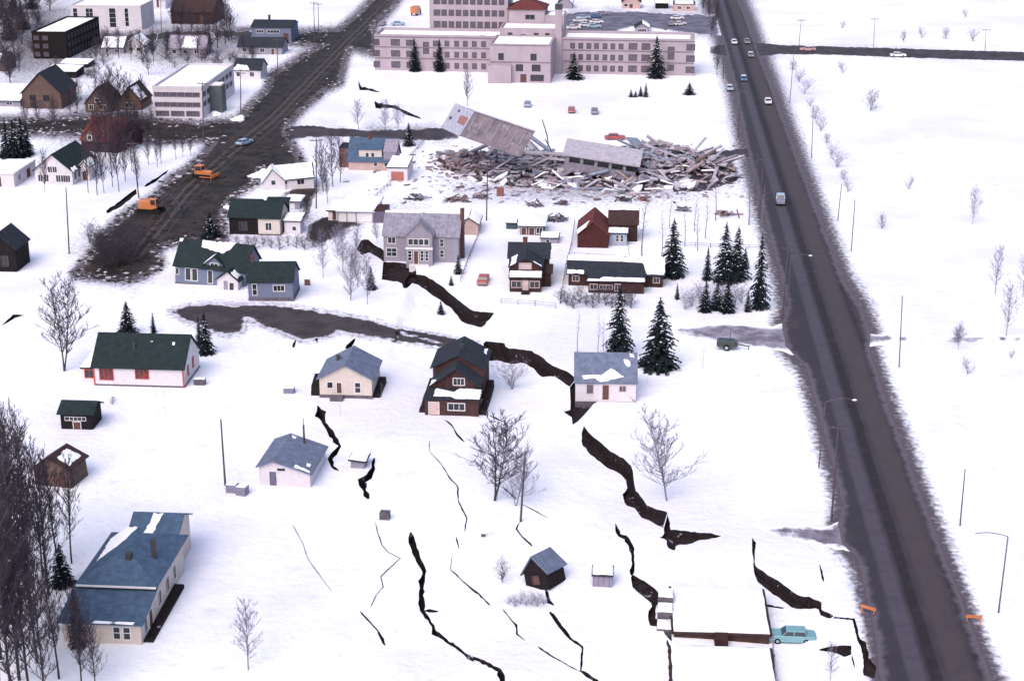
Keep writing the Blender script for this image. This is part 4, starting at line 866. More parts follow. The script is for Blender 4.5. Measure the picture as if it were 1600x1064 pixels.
root, s, w_, h = simple('cottage', 'small white cottage with a blue-grey saltbox roof and tall flue', 406, 758, 80, 31, 9.0, 'y', .8, W_WHITE, R_BLUE, rot=-7, seed=75, rp=.29, hr=2.0, fm=M_TRIM, over=.35, snow=[('r', [(.08, .06), (.14, .5), (.02, .5), (.02, .04)]), ('r', [(.18, .12), (.3, .12), (.28, .25), (.18, .22)]), ('r', [(.85, .8), (.95, .8), (.95, .95), (.85, .9)])],
       ops=fr([(.2, .34, .02, .75, 'd', mat('lavender_door', (0.12, 0.11, 0.17), .7, .2)), (.36, .52, .80, .95, 'w')]))
MB().tube((w_ * .62, 7.8, 1.5), (w_ * .62, 7.8, 5.6), .16, .13, 8).tube((w_ * .62, 7.8, 5.6), (w_ * .62, 7.8, 6.6), .05, .05, 5).build('flue', M_METALF, root)
simple('outhouse', 'tiny snow-covered outhouse with a striped wall beside the crack', 548, 731, 21, 14, 2.2, 'flat', 0, W_GREY, R_DARK, cat='outhouse', seed=76, rot=-8, parapet=0, over=.35, snow='full', tilt=(3, 4))
root, s, w_, h = simple('shed', 'dark tipped shed with a steep grey roof leaning in the snow', 822, 914, 36, 20, 3.8, 'y', 1.7, W_DARK, R_BLUE, cat='shed', rot=-30, seed=77, fm=M_TRIM_DK, over=.35, tilt=(-8, -17), ops=fr([(.35, .6, .0, .6, 'd', M_DOORB)]))
root, s, w_, h = simple('shed', 'small grey shed striped with boards under a deep snow cap', 926, 916, 30, 19, 2.4, 'flat', 0, siding('grey_stripe', (0.21, 0.19, 0.27), .62, 0, .15, .8, .5), R_DARK, cat='shed', rot=-5, seed=78, parapet=0, over=.15, snow='full')
# the brown bungalow, cabin and barn
root, s = house('bungalow', 'dark brown bungalow with a snowy porch roof and cross gables', 797, 452, -3, 'house')
wb_ = 49 / s
block(root, (0, 0, 0), wb_, 5.5, 4.3, 'y', 1.6, wm=W_BROWN, rm=R_DARK, fm=M_TRIM_PK, over=.35, seed=80, snow=[('l', [(0, .1), (.9, .1), (.9, .5), (0, .45)]), ('r', [(0, .05), (.12, .05), (.12, .6), (0, .6)])], ops={'f': [(wb_ * .3, wb_ * .66, 3.9, 4.9, 'w2', M_TRIM_PK)]})
block(root, (0, -1.6, 0), wb_, 1.55, 2.7, 'shed', .5, wm=W_BROWN, rm=R_DARK, fm=M_TRIM_PK, over=.2, seed=81, snow='full', ops={'f': [(wb_ * .07, wb_ * .36, .9, 2.0, 'w2'), (wb_ * .42, wb_ * .58, .05, 2.1, 'd', M_DOORP), (wb_ * .65, wb_ * .93, .9, 2.0, 'w2')]})
MB().box(wb_ * .38, wb_ * .64, -3.2, -1.65, -.3, .35).build('doorstep', M_EARTH, root)
block(root, (-.5, 5.6, 0), wb_ + 1.6, 6, 4.4, 'x', 1.9, wm=W_BROWN, rm=R_DARK, fm=M_TRIM_PK, seed=82, chim=[(wb_ * .5, 3.2, .8, 1.0, M_BRICKC)])
block(root, (wb_ + .05, 1.8, 0), 1.6, 3.6, 2.6, 'shed', .4, wm=W_BROWN, rm=R_BROWN, seed=83, ops={'r': [(1, 2, .8, 1.9, 'w')]})
simple('cabin', 'small orange-brown cabin under a thick rounded snow roof', 813, 367, 36, 14, 6, 'hip', 1.5, W_TAN, R_DARK, cat='cabin', seed=84, snow='full', over=.5, ops=fr([(.05, .25, .05, .8, 'd', M_DOORB), (.38, .6, .05, .8, 'd', M_DOORB), (.7, .95, .2, .8, 'w2')]))
simple('shed', 'dark blue-green shed with a snow cap beside the orange-brown cabin', 791, 358, 16, 9, 3, 'flat', 0, mat('blue_green_board', (0.05, 0.075, 0.10), .8, .25), R_DARK, cat='shed', seed=85, parapet=0, over=.15, snow='full')
simple('shed', 'low grey shed with a snow cap behind the bungalow', 845, 380, 27, 8, 4, 'flat', 0, W_GREY, R_DARK, cat='shed', seed=86, parapet=0, over=.2, snow='full', ops=fr([(.3, .5, .2, .7, 'w')]))
root, s, w_, h = simple('barn', 'dark barn-red gabled barn with a bright red roof', 902, 387, 48, 20, 11, 'y', 2.6, W_BARN, R_RED, cat='barn', seed=87, fm=M_TRIM_DK, over=.3, snow=[('l', [(.0, 0), (.35, .0), (.3, .8), (.02, .6)])])
block(root, (w_ + .05, 5.2, 0), 5.6, 6.5, 3.6, 'x', 2.2, wm=W_BROWN, rm=R_BROWN, seed=88, snow=[('b', None), ('f', [(0, .88), (1, .88), (1, 1), (0, 1)])], over=.3)
block(root, (w_ + .1, 1.9, 0), 3.5, 3.2, 2.6, 'flat', wm=siding('pale_blue_board', (0.30, 0.33, 0.42), .2, 2, .1, .7, .8), rm=R_DARK, parapet=0, seed=89, snow='full', ops={'f': [(1.4, 1.9, .9, 2.1, 'w12'), (2.3, 2.8, .9, 2.1, 'w12')]})
root, s = house('ranch_house', 'long low brown ranch house with a partly snowy dark blue roof', 888, 446, -4.45, 'house')
wr = 147 / s
block(root, (0, 0, 0), wr, 9, 2.3, 'x', 1.9, wm=W_BROWN, rm=R_DARK, fm=M_TRIM_PK, seed=90, over=.4, snow=[('b', None), ('f', [(0, .75), (.5, .72), (.78, .68), (.82, .05), (1, .05), (1, 1), (0, 1)]), ('f', [(0, 0), (.19, 0), (.19, .22), (0, .25)])], ops={'f': [(wr * .045, wr * .11, .9, 1.8, 'w2'), (wr * .90, wr * .96, .9, 1.8, 'w2')]})
block(root, (wr * .22, -4.2, 0), wr * .58, 4.15, 2.2, 'shed', .6, wm=W_BROWN, rm=R_DARK, fm=M_TRIM_PK, seed=91, over=.3, snow=[('f', [(.0, .0), (1, 0), (1, .35), (.25, .38), (.2, .16), (0, .2)])], ops={'f': [(wr * .02, wr * .09, .7, 1.6, 'w2'), (wr * .28, wr * .33, .5, 1.7, 'w2'), (wr * .12, wr * .25, .8, 1.5, 'w4')]})
# garage whose snow-covered roof lies by the teal car
root, s, w_, h = simple('garage', 'flat-roofed garage under a smooth slab of snow beside the teal car', 1053, 1000, 148, 14, 10.2, 'flat', 0, W_LOG, R_BROWN, cat='garage', seed=92, rot=-3.5, parapet=0, over=.3, snow='full', base=-1.5, dz=-.4)
MB().box(w_ * .42, w_ * .56, -1.6, -.05, -1.2, 1.2).build('porch', W_BROWN, root)
MB().box(0, w_ * .4, -1.0, -.1, -.9, -.1).box(w_ * .6, w_ * .95, -.9, -.1, -.9, -.2).build('retaining_wall', W_LOG, root)
root, s, w_, h = simple('garage', 'flat snow-covered roof below the smooth garage slab', 1052, 1090, 160, 16, 8.5, 'flat', 0, W_BROWN, R_BROWN, cat='garage', seed=93, rot=-3.5, parapet=0, over=.3, snow='full', base=-1.5, dz=-.6)
# far houses along the top edge
simple('house', 'pinkish house with a dark arched roof behind the hospital car park', 972, 14, 28, 10, 9, 'y', 3.2, W_PINK, R_DARK, seed=94, over=.5, ops=fr([(.4, .6, .1, .7, 'd', M_DOORB), (.12, .3, .3, .7, 'w')]))
simple('house', 'dusty pink flat house behind the hospital car park', 1052, 18, 34, 10, 10, 'flat', 0, W_PINK, R_DARK, seed=95, parapet=.2, snow='full', ops=fr([(.2, .35, .3, .7, 'w2'), (.6, .75, .3, .7, 'w2')]))
simple('house', 'dark snowy-roofed house behind the hospital car park', 1024, 14, 20, 8, 9, 'x', 2.6, W_DARK, R_DARK, seed=96, snow='full')
simple('house', 'grey house with a dark gable by the hospital tower', 872, 14, 22, 8, 9, 'y', 2.6, W_GREY, R_DARK, seed=97, snow=[('r', None)])
simple('hut', 'low snow-roofed grey hut standing in the hospital car park', 992, 51, 22, 7, 7, 'y', 1.4, W_GREY, R_DARK, cat='hut', seed=98, snow=[('r', None)], ops=fr([(.2, .8, .2, .7, 'w4')]))
# ------------------------------------------------------------------ trees
M_BARK = mat('bark', (0.045, 0.037, 0.048), .9, .4, 3.0)
M_BIRCH = mat('pale_bark', (0.16, 0.145, 0.18), .9, .4, 3.0)
M_TWIG = mat('twig', (0.055, 0.044, 0.060), .9, .3, 3.0)
M_TWIGP = mat('pale_twig', (0.17, 0.15, 0.21), .9, .3, 3.0)
M_NEED = mat('spruce_needles', (0.010, 0.015, 0.019), .9, .5, 2.0, .1)
def bare_tree(seed, spread=.42, start=.2, n1=34, n2=8, n3=5, lean=.06, fork=1, thick=1.0):
    """A leafless tree ten metres tall: trunk mesh and crown mesh."""
    r = random.Random(seed); tr, cr = MB(), MB(); Hh = 10.0
    for fk in range(fork):
        ba = r.uniform(0, 6.28); bl_ = (0 if fork == 1 else r.uniform(.10, .22))
        pts = []; p = Vector((0, 0, -.4)); d = Vector((math.cos(ba) * bl_, math.sin(ba) * bl_, 1)).normalized()
        top = Hh * (1 if fk == 0 else r.uniform(.7, .95)); n = 9
        for i in range(n + 1):
            pts.append(p.copy()); p = p + d * ((top + .4) / n); d = (d + Vector((r.uniform(-lean, lean), r.uniform(-lean, lean), .04))).normalized()
        rad = lambda t: (0.085 * (1 - t) ** .8 + .010) * thick * (1 if fork == 1 else .7)
        for i in range(n): tr.tube(pts[i], pts[i + 1], rad(i / n), rad((i + 1) / n), 5, False)
        k1 = n1 // fork
        for k in range(k1):
            t = start + (0.98 - start) * (k + r.random()) / k1
            x = t * n; i = min(n - 1, int(x)); b0 = pts[i].lerp(pts[i + 1], x - i)
            az = k * 2.4 + r.uniform(-.5, .5); up = r.uniform(.3, .95) + t * .5
            dv = Vector((math.cos(az), math.sin(az), up)).normalized()
            L1 = Hh * spread * (1.15 - .75 * t) * r.uniform(.6, 1.1) * (min(1, (t - start) * 5 + .5))
            q = b0; r1 = .036 * thick * (1.2 - t); seg = []
            for j in range(3):
                q2 = q + dv * (L1 / 3); cr.tube(q, q2, r1 * (1 - j / 3.3), r1 * (1 - (j + 1) / 3.3), 3, False); seg.append((q, q2)); q = q2
                dv = (dv + Vector((r.uniform(-.2, .2), r.uniform(-.2, .2), .16))).normalized()
            for j in range(n2):
                s_ = seg[min(2, int(3 * (j + .6) / n2))]; b1 = s_[0].lerp(s_[1], r.random())
                d2 = (dv + Vector((r.uniform(-.9, .9), r.uniform(-.9, .9), r.uniform(-.1, .7)))).normalized(); L2 = L1 * r.uniform(.22, .45)
                e1 = b1 + d2 * L2; cr.tube(b1, e1, .020 * thick, .010 * thick, 3, False)
                for m_ in range(n3):
                    b2 = b1.lerp(e1, r.uniform(.3, 1)); d3 = (d2 + Vector((r.uniform(-.8, .8), r.uniform(-.8, .8), r.uniform(-.2, .7)))).normalized()
                    cr.tube(b2, b2 + d3 * L2 * r.uniform(.35, .7), .012 * thick, .006 * thick, 3, False)
    return tr, cr
def variants(name, specs, mt, mc):
    return [(t.mesh(name + '_trunk', mt), c.mesh(name + '_crown', mc)) for t, c in (bare_tree(**s_) for s_ in specs)]
T_DARK = variants('dark', [dict(seed=1, thick=1.5), dict(seed=2, spread=.36, n1=38, thick=1.4), dict(seed=3, fork=2, n1=44, thick=1.4), dict(seed=4, spread=.34, start=.3, n1=36, n2=8, thick=1.5)], M_BARK, M_TWIG)
T_PALE = variants('pale', [dict(seed=11, thick=1.1), dict(seed=12, spread=.40, fork=2, n1=40, thick=1.1), dict(seed=13, spread=.34, n1=34, thick=1.1), dict(seed=14, spread=.48, fork=3, n1=48, start=.15)], M_BIRCH, M_TWIGP)
T_BUSH = variants('bush', [dict(seed=21, spread=.5, fork=5, n1=45, start=.1, thick=.9, lean=.2), dict(seed=22, spread=.45, fork=6, n1=48, start=.08, thick=.9, lean=.2)], M_TWIG, M_TWIG)
T_BUSHP = variants('pale_bush', [dict(seed=23, spread=.5, fork=5, n1=45, start=.1, thick=.9, lean=.2), dict(seed=24, spread=.45, fork=6, n1=40, start=.08, thick=.8, lean=.25)], M_TWIGP, M_TWIGP)
T_THIN = variants('sapling', [dict(seed=31, spread=.12, start=.35, n1=14, n2=4, n3=2, thick=.8), dict(seed=32, spread=.15, start=.4, n1=16, n2=4, n3=2, thick=.8)], M_BIRCH, M_TWIGP)
rt = random.Random(5)
def tree(px, py, hpx, kind, label, group=None, wide=1.0, name='bare_tree', cat='tree', parts=('trunk', 'crown')):
    p = at(px, py); s = hpx / ppm(py) / .955 / 10.0
    tr, cr = kind[rt.randrange(len(kind))]
    o = thing(name, label, cat, p, rt.uniform(0, 6.28), group, (0, 0), (s * wide, s * wide, s))
    link(parts[0], tr, o); link(parts[1], cr, o); return o
GROVE = ('dark leafless tree in the dense grove beside the blue-roofed house', 'trees of the dark grove')
for q in ((8, 985, 330, 1.0), (24, 905, 270, .8), (46, 895, 240, .8), (66, 892, 215, .8), (90, 885, 190, .8), (112, 880, 180, .8), (4, 830, 200, .9), (36, 770, 140, .9), (12, 745, 120, .9), (58, 1035, 240, .9), (30, 1062, 300, .9), (92, 1060, 200, .9),
          (128, 1075, 170, .8), (150, 1080, 120, .9), (20, 1110, 320, .9), (76, 930, 220, .9), (-14, 940, 320, 1), (-20, 1050, 340, 1), (70, 1100, 230, .9), (122, 1020, 110, .8), (50, 960, 260, .8), (0, 1090, 400, 1), (14, 870, 200, .9), (30, 1010, 280, .9), (46, 1085, 250, .9), (2, 1030, 330, .9)):
    tree(q[0], q[1], q[2] * .92, T_DARK, GROVE[0], GROVE[1], q[3] * .8)
tree(100, 580, 135, T_DARK, 'tall bare tree with a rounded crown beside the red-shuttered house', wide=1.1)
tree(772, 782, 128, [T_DARK[2]], 'broad many-branched bare tree standing among the ground cracks', wide=1.45)
tree(806, 790, 95, [T_PALE[3]], 'pale bare tree just behind the broad bare tree among the cracks', wide=1.1)
tree(1043, 782, 145, T_PALE, 'slender pale bare tree in smooth snow above the wide scarp', wide=1.2)
tree(388, 1046, 108, T_PALE, 'lone small bare tree in empty snow beside the large blue-roofed house', wide=.9)
tree(1297, 1062, 62, T_PALE, 'small bare tree beside the short crack near the teal car', wide=.9)
for q in ((1520, 350, 52), (1555, 460, 72), (1598, 465, 64), (1572, 525, 76), (1497, 548, 42)): tree(q[0], q[1], q[2], [T_PALE[0], T_PALE[2]], 'pale bare tree growing alone in the open snowfield across the main road', 'snowfield trees', .8)
for q in ((1360, 174, 34), (1420, 296, 24), (1512, 585, 30), (1508, 28, 14), (1317, 45, 12), (1440, 60, 18), (1478, 62, 18), (1520, 65, 20), (1316, 115, 20), (1580, 560, 16)): tree(q[0], q[1], q[2], T_BUSHP, 'pale leafless shrub in the open snowfield across the main road', 'snowfield shrubs', 1.3, 'bare_shrub', 'shrub', ('stem', 'crown'))
for q in ((560, 203, 42), (602, 205, 46), (622, 206, 40)): tree(q[0], q[1], q[2], T_PALE, 'pale bare tree on the hospital lawn above the slushy street', 'hospital lawn trees', 1.1)
for q in ((505, 300, 70), (520, 292, 80), (532, 285, 66), (512, 318, 50)): tree(q[0], q[1], q[2], T_DARK, 'bare tree between the broken white house and blue-roofed house', 'trees by the broken white house', .7)
for q in ((536, 425, 70), (548, 470, 76), (560, 448, 60), (574, 476, 70), (505, 434, 70), (590, 380, 40), (555, 405, 50), (528, 400, 45)): tree(q[0], q[1], q[2], T_PALE, 'bare tree beside the earth pit under the big grey house', 'trees by the pit', .8)
for q in ((138, 302, 80), (152, 305, 90), (163, 302, 84), (176, 292, 76), (186, 300, 86), (196, 284, 64), (232, 258, 48), (246, 262, 52), (252, 256, 56), (275, 250, 46), (286, 246, 42), (298, 244, 40), (216, 292, 60), (70, 300, 60), (206, 268, 50)):
    tree(q[0], q[1], q[2], T_DARK, 'thin dark bare tree between the white gabled house and mud street', 'trees by the white gabled house', .55)
for q in ((165, 245, 70), (180, 240, 75), (195, 238, 66), (210, 232, 60), (148, 232, 60), (172, 190, 70), (186, 186, 76), (200, 182, 60), (160, 182, 60), (120, 176, 50), (222, 178, 55), (110, 182, 40), (60, 196, 40), (84, 198, 44), (40, 200, 44)):
    tree(q[0], q[1], q[2], T_DARK, 'dark bare street tree around the red-roofed house', 'trees around the red-roofed house', .9)
for q in ((168, 88, 40), (186, 92, 44), (205, 95, 40), (222, 98, 44), (240, 96, 46), (150, 96, 34), (232, 118, 36), (262, 92, 40), (282, 88, 40), (310, 90, 46), (328, 84, 50), (340, 76, 56), (352, 70, 60), (322, 66, 50), (300, 60, 44), (285, 50, 46), (272, 44, 40), (355, 50, 50), (362, 62, 46), (345, 40, 36), (382, 90, 30), (396, 100, 26)):
    tree(q[0], q[1], q[2], T_DARK, 'dark bare tree in the crowded yards beyond the white office block', 'trees in the far yards', .95)
for q in ((6, 40, 60), (18, 46, 64), (30, 50, 56), (10, 66, 60), (34, 70, 54), (22, 84, 50), (44, 30, 50), (60, 22, 44), (4, 96, 50), (16, 130, 50), (78, 18, 40), (-6, 60, 66), (30, 112, 40), (10, 118, 44)):
    tree(q[0], q[1], q[2], T_DARK, 'dark bare tree crowding beside the dark brown apartment block', 'trees by the apartment block', 1.3)
for q in ((1003, 412, 110), (1034, 402, 70), (1070, 385, 60), (1090, 392, 66), (1118, 345, 70), (1085, 362, 56), (1170, 352, 80), (1190, 350, 60), (1046, 356, 50), (1102, 372, 64), (985, 420, 50)):
    tree(q[0], q[1], q[2], T_THIN, 'thin leafless sapling in the snow behind the ranch house spruces', 'saplings behind the ranch house', 1.6, 'sapling')
for q in ((902, 550, 66), (934, 552, 62), (943, 556, 60)): tree(q[0], q[1], q[2], T_THIN, 'thin pale sapling behind the white cottage on the scarp', 'saplings behind the scarp cottage', 1.4, 'sapling')
for q in ((1098, 575, 36), (1012, 600, 12), (596, 625, 30), (532, 650, 26)): tree(q[0], q[1], q[2], T_THIN, 'tiny bare sapling standing alone in smooth snow', 'lone saplings', 1.2, 'sapling')
BRUSH = (('bare shrub in the brushy hedge before the ranch house', 'ranch house hedge', T_BUSH, [(876 + i * 10, 474 + (i % 3) * 4, 22 + (i % 4) * 3) for i in range(12)]),
         ('bare shrub in the thicket at the end of the mud street', 'mud street thicket', T_BUSH, [(140 + (i * 23) % 70, 380 + (i * 17) % 40, 34 + (i % 5) * 4) for i in range(16)]),
         ('low bare shrub in the row below the green-roofed house', 'shrub row', T_BUSH, [(372 + i * 13, 385 + (i % 3) * 3, 18 + (i % 3) * 3) for i in range(10)]),
         ('snow-tangled shrub at the foot of the small spruces', 'shrubs among the spruces', T_BUSHP, [(1070 + i * 11, 484 - (i % 3) * 5, 26 + (i % 4) * 4) for i in range(9)]),
         ('scrubby bare shrub beside the dark tipped shed', 'shrubs by the tipped shed', T_BUSHP, [(795 + i * 9, 944 + (i % 2) * 3, 16 + (i % 3) * 4) for i in range(7)]),
         ('bare shrub along the ditch beside the main road', 'ditch shrubs', T_BUSHP, [(1240 + i * 8.5, 110 + i * 19, 16 + (i % 3) * 5) for i in range(11)]))
for lab, grp, kind, lst in BRUSH:
    for q in lst: tree(q[0], q[1], q[2], kind, lab, grp, 1.5, 'bare_shrub', 'shrub', ('stem', 'crown'))
for lab, grp, area in (('dark bare shrub in the yards around the dark brown apartment block', 'shrubs by the apartment block', (0, 20, 150, 130, 26)), ('dark bare shrub in the yards behind the white office block', 'shrubs behind the office block', (150, 60, 400, 108, 30)), ('dark bare shrub around the tan houses and red-roofed house', 'shrubs around the tan houses', (90, 150, 250, 212, 18))):
    rb_ = random.Random(grp)
    for i in range(area[4]): tree(rb_.uniform(area[0], area[2]), rb_.uniform(area[1], area[3]), rb_.uniform(11, 24), T_BUSH, lab, grp, 1.7, 'bare_shrub', 'shrub', ('stem', 'crown'))
tree(800, 608, 46, T_BUSHP, 'spreading pale shrub in the hollow below the long scarp', None, 1.6, 'bare_shrub', 'shrub', ('stem', 'crown'))
tree(785, 910, 46, T_BUSH, 'small dark shrub beside the dark tipped shed door', None, .9, 'bare_shrub', 'shrub', ('stem', 'crown'))
tree(176, 632, 14, T_BUSH, 'little dark shrub between the red-shuttered house and its shed', None, 1.6, 'bare_shrub', 'shrub', ('stem', 'crown'))
tree(1496, 530, 22, T_BUSH, 'dark leaning shrub beside the field track', None, 1.5, 'bare_shrub', 'shrub', ('stem', 'crown'))
tree(1378, 358, 24, T_BUSH, 'dark curved shrub in the snowfield beside two thin poles', None, 1.0, 'bare_shrub', 'shrub', ('stem', 'crown'))
tree(1412, 66, 18, T_BUSH, 'small dark bush beside the cross road', None, .9, 'bare_shrub', 'shrub', ('stem', 'crown'))
tree(730, 166, 50, T_DARK, 'bare tree behind the tilted concrete slab', None, .7)
tree(1120, 118, 44, T_DARK, 'bare tree at the hospital end of the main road junction', None, .8)
for q in ((1108, 30, 30), (1118, 40, 34), (1098, 22, 24), (1112, 58, 30)): tree(q[0], q[1], q[2], T_DARK, 'dark bare tree between the car park and main road', 'car park trees', 1.2)

def spruce_mesh(seed, fat=1.0):
    r = random.Random(seed); fo, sn = MB(), MB(); Hh = 10.0; nw = 24
    for k in range(nw):
        t = k / (nw - 1); z = .5 + t * (Hh - .7); R = (2.05 * (1 - t) ** .68 + .06) * fat * r.uniform(.85, 1.12)
        nb = max(6, int(13 * (1 - t * .45)))
        for b in range(nb):
            az = 6.283 * (b + r.random() * .8) / nb + k; L_ = R * r.uniform(.68, 1.18); dr = r.uniform(.22, .42) + .1 * (1 - t)
            ca, sa = math.cos(az), math.sin(az); zz = z + r.uniform(-.18, .18)
            P = lambda u_, s_, dz=0: (ca * u_ * L_ - sa * s_, sa * u_ * L_ + ca * s_, zz - dr * u_ * u_ * L_ + .12 * u_ * L_ + dz)
            wd = .16 + L_ * .16
            for j in range(4):
                u0 = .12 + .22 * j; u1 = u0 + .26; wj = wd * (1.1 - .18 * j) * r.uniform(.7, 1.2)
                fo.poly([P(u0, 0), P(u1, wj, -.10 * L_), P(u1 + .10, wj * .25, -.02)]); fo.poly([P(u0, 0), P(u1 + .10, -wj * .25, -.02), P(u1, -wj, -.10 * L_)])
                fo.poly([P(u0, wj * .4, .02), P(u1, 0, -.26 * r.uniform(.6, 1.3)), P(u0 + .02, -wj * .4, .02)])
            fo.poly([P(.8, .1), P(1.06, 0, -.05), P(.8, -.1)])
            if r.random() < .32 and .05 < t < .8: sn.blob(P(r.uniform(.5, .85), r.uniform(-.1, .1), .05), .17 * fat * r.uniform(.6, 1.4), .17 * r.uniform(.6, 1.4), .07, r, .3, 5, 3)
    fo.tube((0, 0, Hh - .8), (0, 0, Hh), .06, .01, 4)
    tr = MB().tube((0, 0, -.4), (0, 0, 8.5), .17, .03, 6)
    return tr.mesh('spruce_trunk', M_BARK), fo.mesh('spruce_foliage', M_NEED), sn.mesh('spruce_snow', M_SNOW)
SPR = [spruce_mesh(41), spruce_mesh(42, 1.15), spruce_mesh(43, .85)]
def spruce(px, py, hpx, label, group=None, wide=1.0, v=None):
    p = at(px, py); s = hpx / ppm(py) / .955 / 10.0; i = rt.randrange(3) if v is None else v
    o = thing('spruce_tree', label, 'tree', p, rt.uniform(0, 6.28), group, (0, 0), (s * wide, s * wide, s))
    a, b, c = SPR[i]; link('trunk', a, o); link('crown', b, o); tag(link('snow_on_branches', c, o), kind='stuff'); return o
spruce(967, 556, 110, 'tall spruce just behind the pale-blue-roofed cottage', None, .95, 0)
spruce(1029, 574, 110, 'full spruce reaching the snow, right beside the pale-blue-roofed cottage', None, 1.15, 1)
spruce(1051, 432, 90, 'spruce at the end of the long ranch house', None, 1.0, 1)
for q in ((1132, 440, 92, .9, 'taller spruce of the close pair between ranch house and main road'), (1151, 438, 84, .9, 'slightly shorter spruce of the close pair between ranch house and main road'), (1105, 438, 52, .9, 'medium spruce on the ranch house side of the close pair'), (1186, 482, 116, .75, 'tallest narrow spruce, nearest the crossarm pole by the main road')): spruce(q[0], q[1], q[2], q[4], None, q[3])
for q in ((1102, 487, 50, 1.1), (1136, 488, 52, 1.2), (1120, 484, 46, 1.0), (1168, 487, 34, 1.0), (1058, 468, 26, .9), (1164, 420, 34, .9)): spruce(q[0], q[1], q[2], 'small snow-dusted spruce in front of the tall spruce clump', 'small spruces by the main road', q[3])
spruce(200, 522, 52, 'spruce rising behind the ridge of the red-shuttered house', None, 1.3, 1)
spruce(240, 520, 34, 'little spruce top behind the red-shuttered house ridge', None, .8, 2)
spruce(322, 553, 66, 'dark spruce at the gable end of the red-shuttered house', None, 1.0, 0)
spruce(312, 538, 46, 'smaller spruce tucked against the gable end of the red-shuttered house', None, .8, 2)
spruce(98, 915, 72, 'small dark spruce in the grove by the blue-roofed house', None, 1.1, 1)
spruce(122, 1010, 100, 'dark spruce in front of the blue-roofed house wall', None, .8, 2)
spruce(648, 112, 50, 'spruce by the stair window of the hospital left wing', None, 1.1); spruce(687, 112, 48, 'spruce beside the small square windows of the hospital left wing', None, 1.1)
spruce(897, 124, 40, 'spruce at the foot of the hospital chimney', None, 1.4); spruce(1025, 122, 64, 'large spruce by the hospital right wing', None, 1.1)
for q in ((986, 152, 12, 1.3), (993, 152, 10, 1.5), (1001, 151, 16, 1.3), (1009, 152, 22, 1.1)): spruce(q[0], q[1], q[2], 'tiny spruce in the cluster on the hospital lawn', 'hospital lawn spruces', q[3])
spruce(1077, 148, 18, 'round dark evergreen bush alone on the hospital lawn', None, 2.0, 1)
spruce(639, 228, 36, 'small spruce beside the blue-roofed house with the cream dormer', None, 1.0); spruce(330, 372, 40, 'bluish young spruce at the edge of the churned mud', None, 1.5, 1)
spruce(580, 452, 36, 'small spruce beside the earth pit', None, 1.0); spruce(716, 428, 30, 'small spruce at the corner of the big grey house', None, 1.1); spruce(705, 446, 16, 'tiny spruce below the big grey house corner', None, 1.2); spruce(689, 491, 22, 'tiny spruce below the long earth crack', None, 1.3)
for q in ((12, 246, 54), (24, 248, 60), (36, 245, 62), (44, 242, 48)): spruce(q[0], q[1], q[2], 'dark spruce in the clump above the white garage', 'spruces above the white garage', 1.1)

for q in ((14, 62, 46), (36, 46, 42), (4, 30, 44), (22, 26, 40), (50, 14, 36)): spruce(q[0], q[1], q[2], 'dark spruce crowding the yard beyond the dark brown apartment block', 'spruces by the apartment block', 1.3)
# ------------------------------------------------------------------ poles and street lamps
M_POLE = mat('pole_wood', (0.075, 0.062, 0.080), .9, .3, 2.0)
M_STEEL = mat('grey_steel', (0.10, 0.09, 0.12), .5, .15, 2.0, metal=.3)
M_LAMP = mat('lamp_glass', (0.75, 0.75, 0.80), .3, .05)
def pole(tx, ty, bx, by, label, arms=0, group=None, lamp=None, thin=False, lean=True):
    p = at(bx, by); s = ppm(by); h = (by - ty) / s / .95
    # lean left over after perspective
    q = pxz(tx, ty, 0); d = ray(tx, ty); t = (p.y) / d[1]; topx = d[0] * t; ztop = H + d[2] * t
    h = ztop - p.z; dxl = max(-.6, min(.6, topx - p.x))
    o = thing('street_lamp' if lamp else 'utility_pole', label, 'street lamp' if lamp else 'pole', p, 0, group)
    m = M_STEEL if (thin or lamp) else M_POLE; r = .13 if not (thin or lamp) else .09
    tp = Vector((dxl, 0, h)); MB().tube((0, 0, -.5), tp, r * 1.15, r * .75, 8).build('pole', m, o)
    for k in range(arms):
        z = h - .5 - k * .9; f = z / h; c = Vector((dxl * f, 0, z)); ang = math.radians(rt.uniform(-12, 8))
        M = Matrix.Translation(c) @ Matrix.Rotation(ang, 4, 'Z'); a = MB().box(-1.35, 1.35, -.14, -.02, -.08, .08, M).build('crossarm', m, o)
        for x in (-1.2, -.7, .7, 1.2): MB().tube(M @ Vector((x, -.08, .08)), M @ Vector((x, -.08, .28)), .06, .05, 6).build('insulator', M_METALF, a)
    if lamp:
        lx = lamp / ppm(ty, h); a = MB(); pr = tp
        for k in range(1, 6):
            u_ = k / 5; nx = tp + Vector((lx * u_, 0, .5 * math.sin(u_ * 2.4))); a.tube(pr, nx, .05, .04, 6, False); pr = nx
        ar = a.build('arm', m, o)
        MB().blob(pr + Vector((math.copysign(.25, lx), 0, -.05)), .36, .2, .13, random.Random(3), 0, 8, 5).build('lamp_head', M_LAMP, ar, True)
    return o
pole(1310, 662, 1299, 815, 'tall utility pole with a crossarm at the main road driveway', 1)
pole(1290, 628, 1279, 730, 'street lamp arching over the main road above the driveway pole', lamp=42)
pole(1232, 384, 1222, 499, 'utility pole with a crossarm beside the tall spruce clump', 1)
pole(1236, 402, 1230, 478, 'street lamp arching over the main road beside the spruce clump', lamp=28)
pole(1410, 462, 1405, 574, 'bare pole beside the field track across the main road', thin=True)
pole(1508, 733, 1500, 821, 'shorter bare pole in the snow across the main road from the driveway', thin=True)
pole(1575, 838, 1560, 957, 'street lamp with a long curved arm across from the orange barrier', lamp=-52)
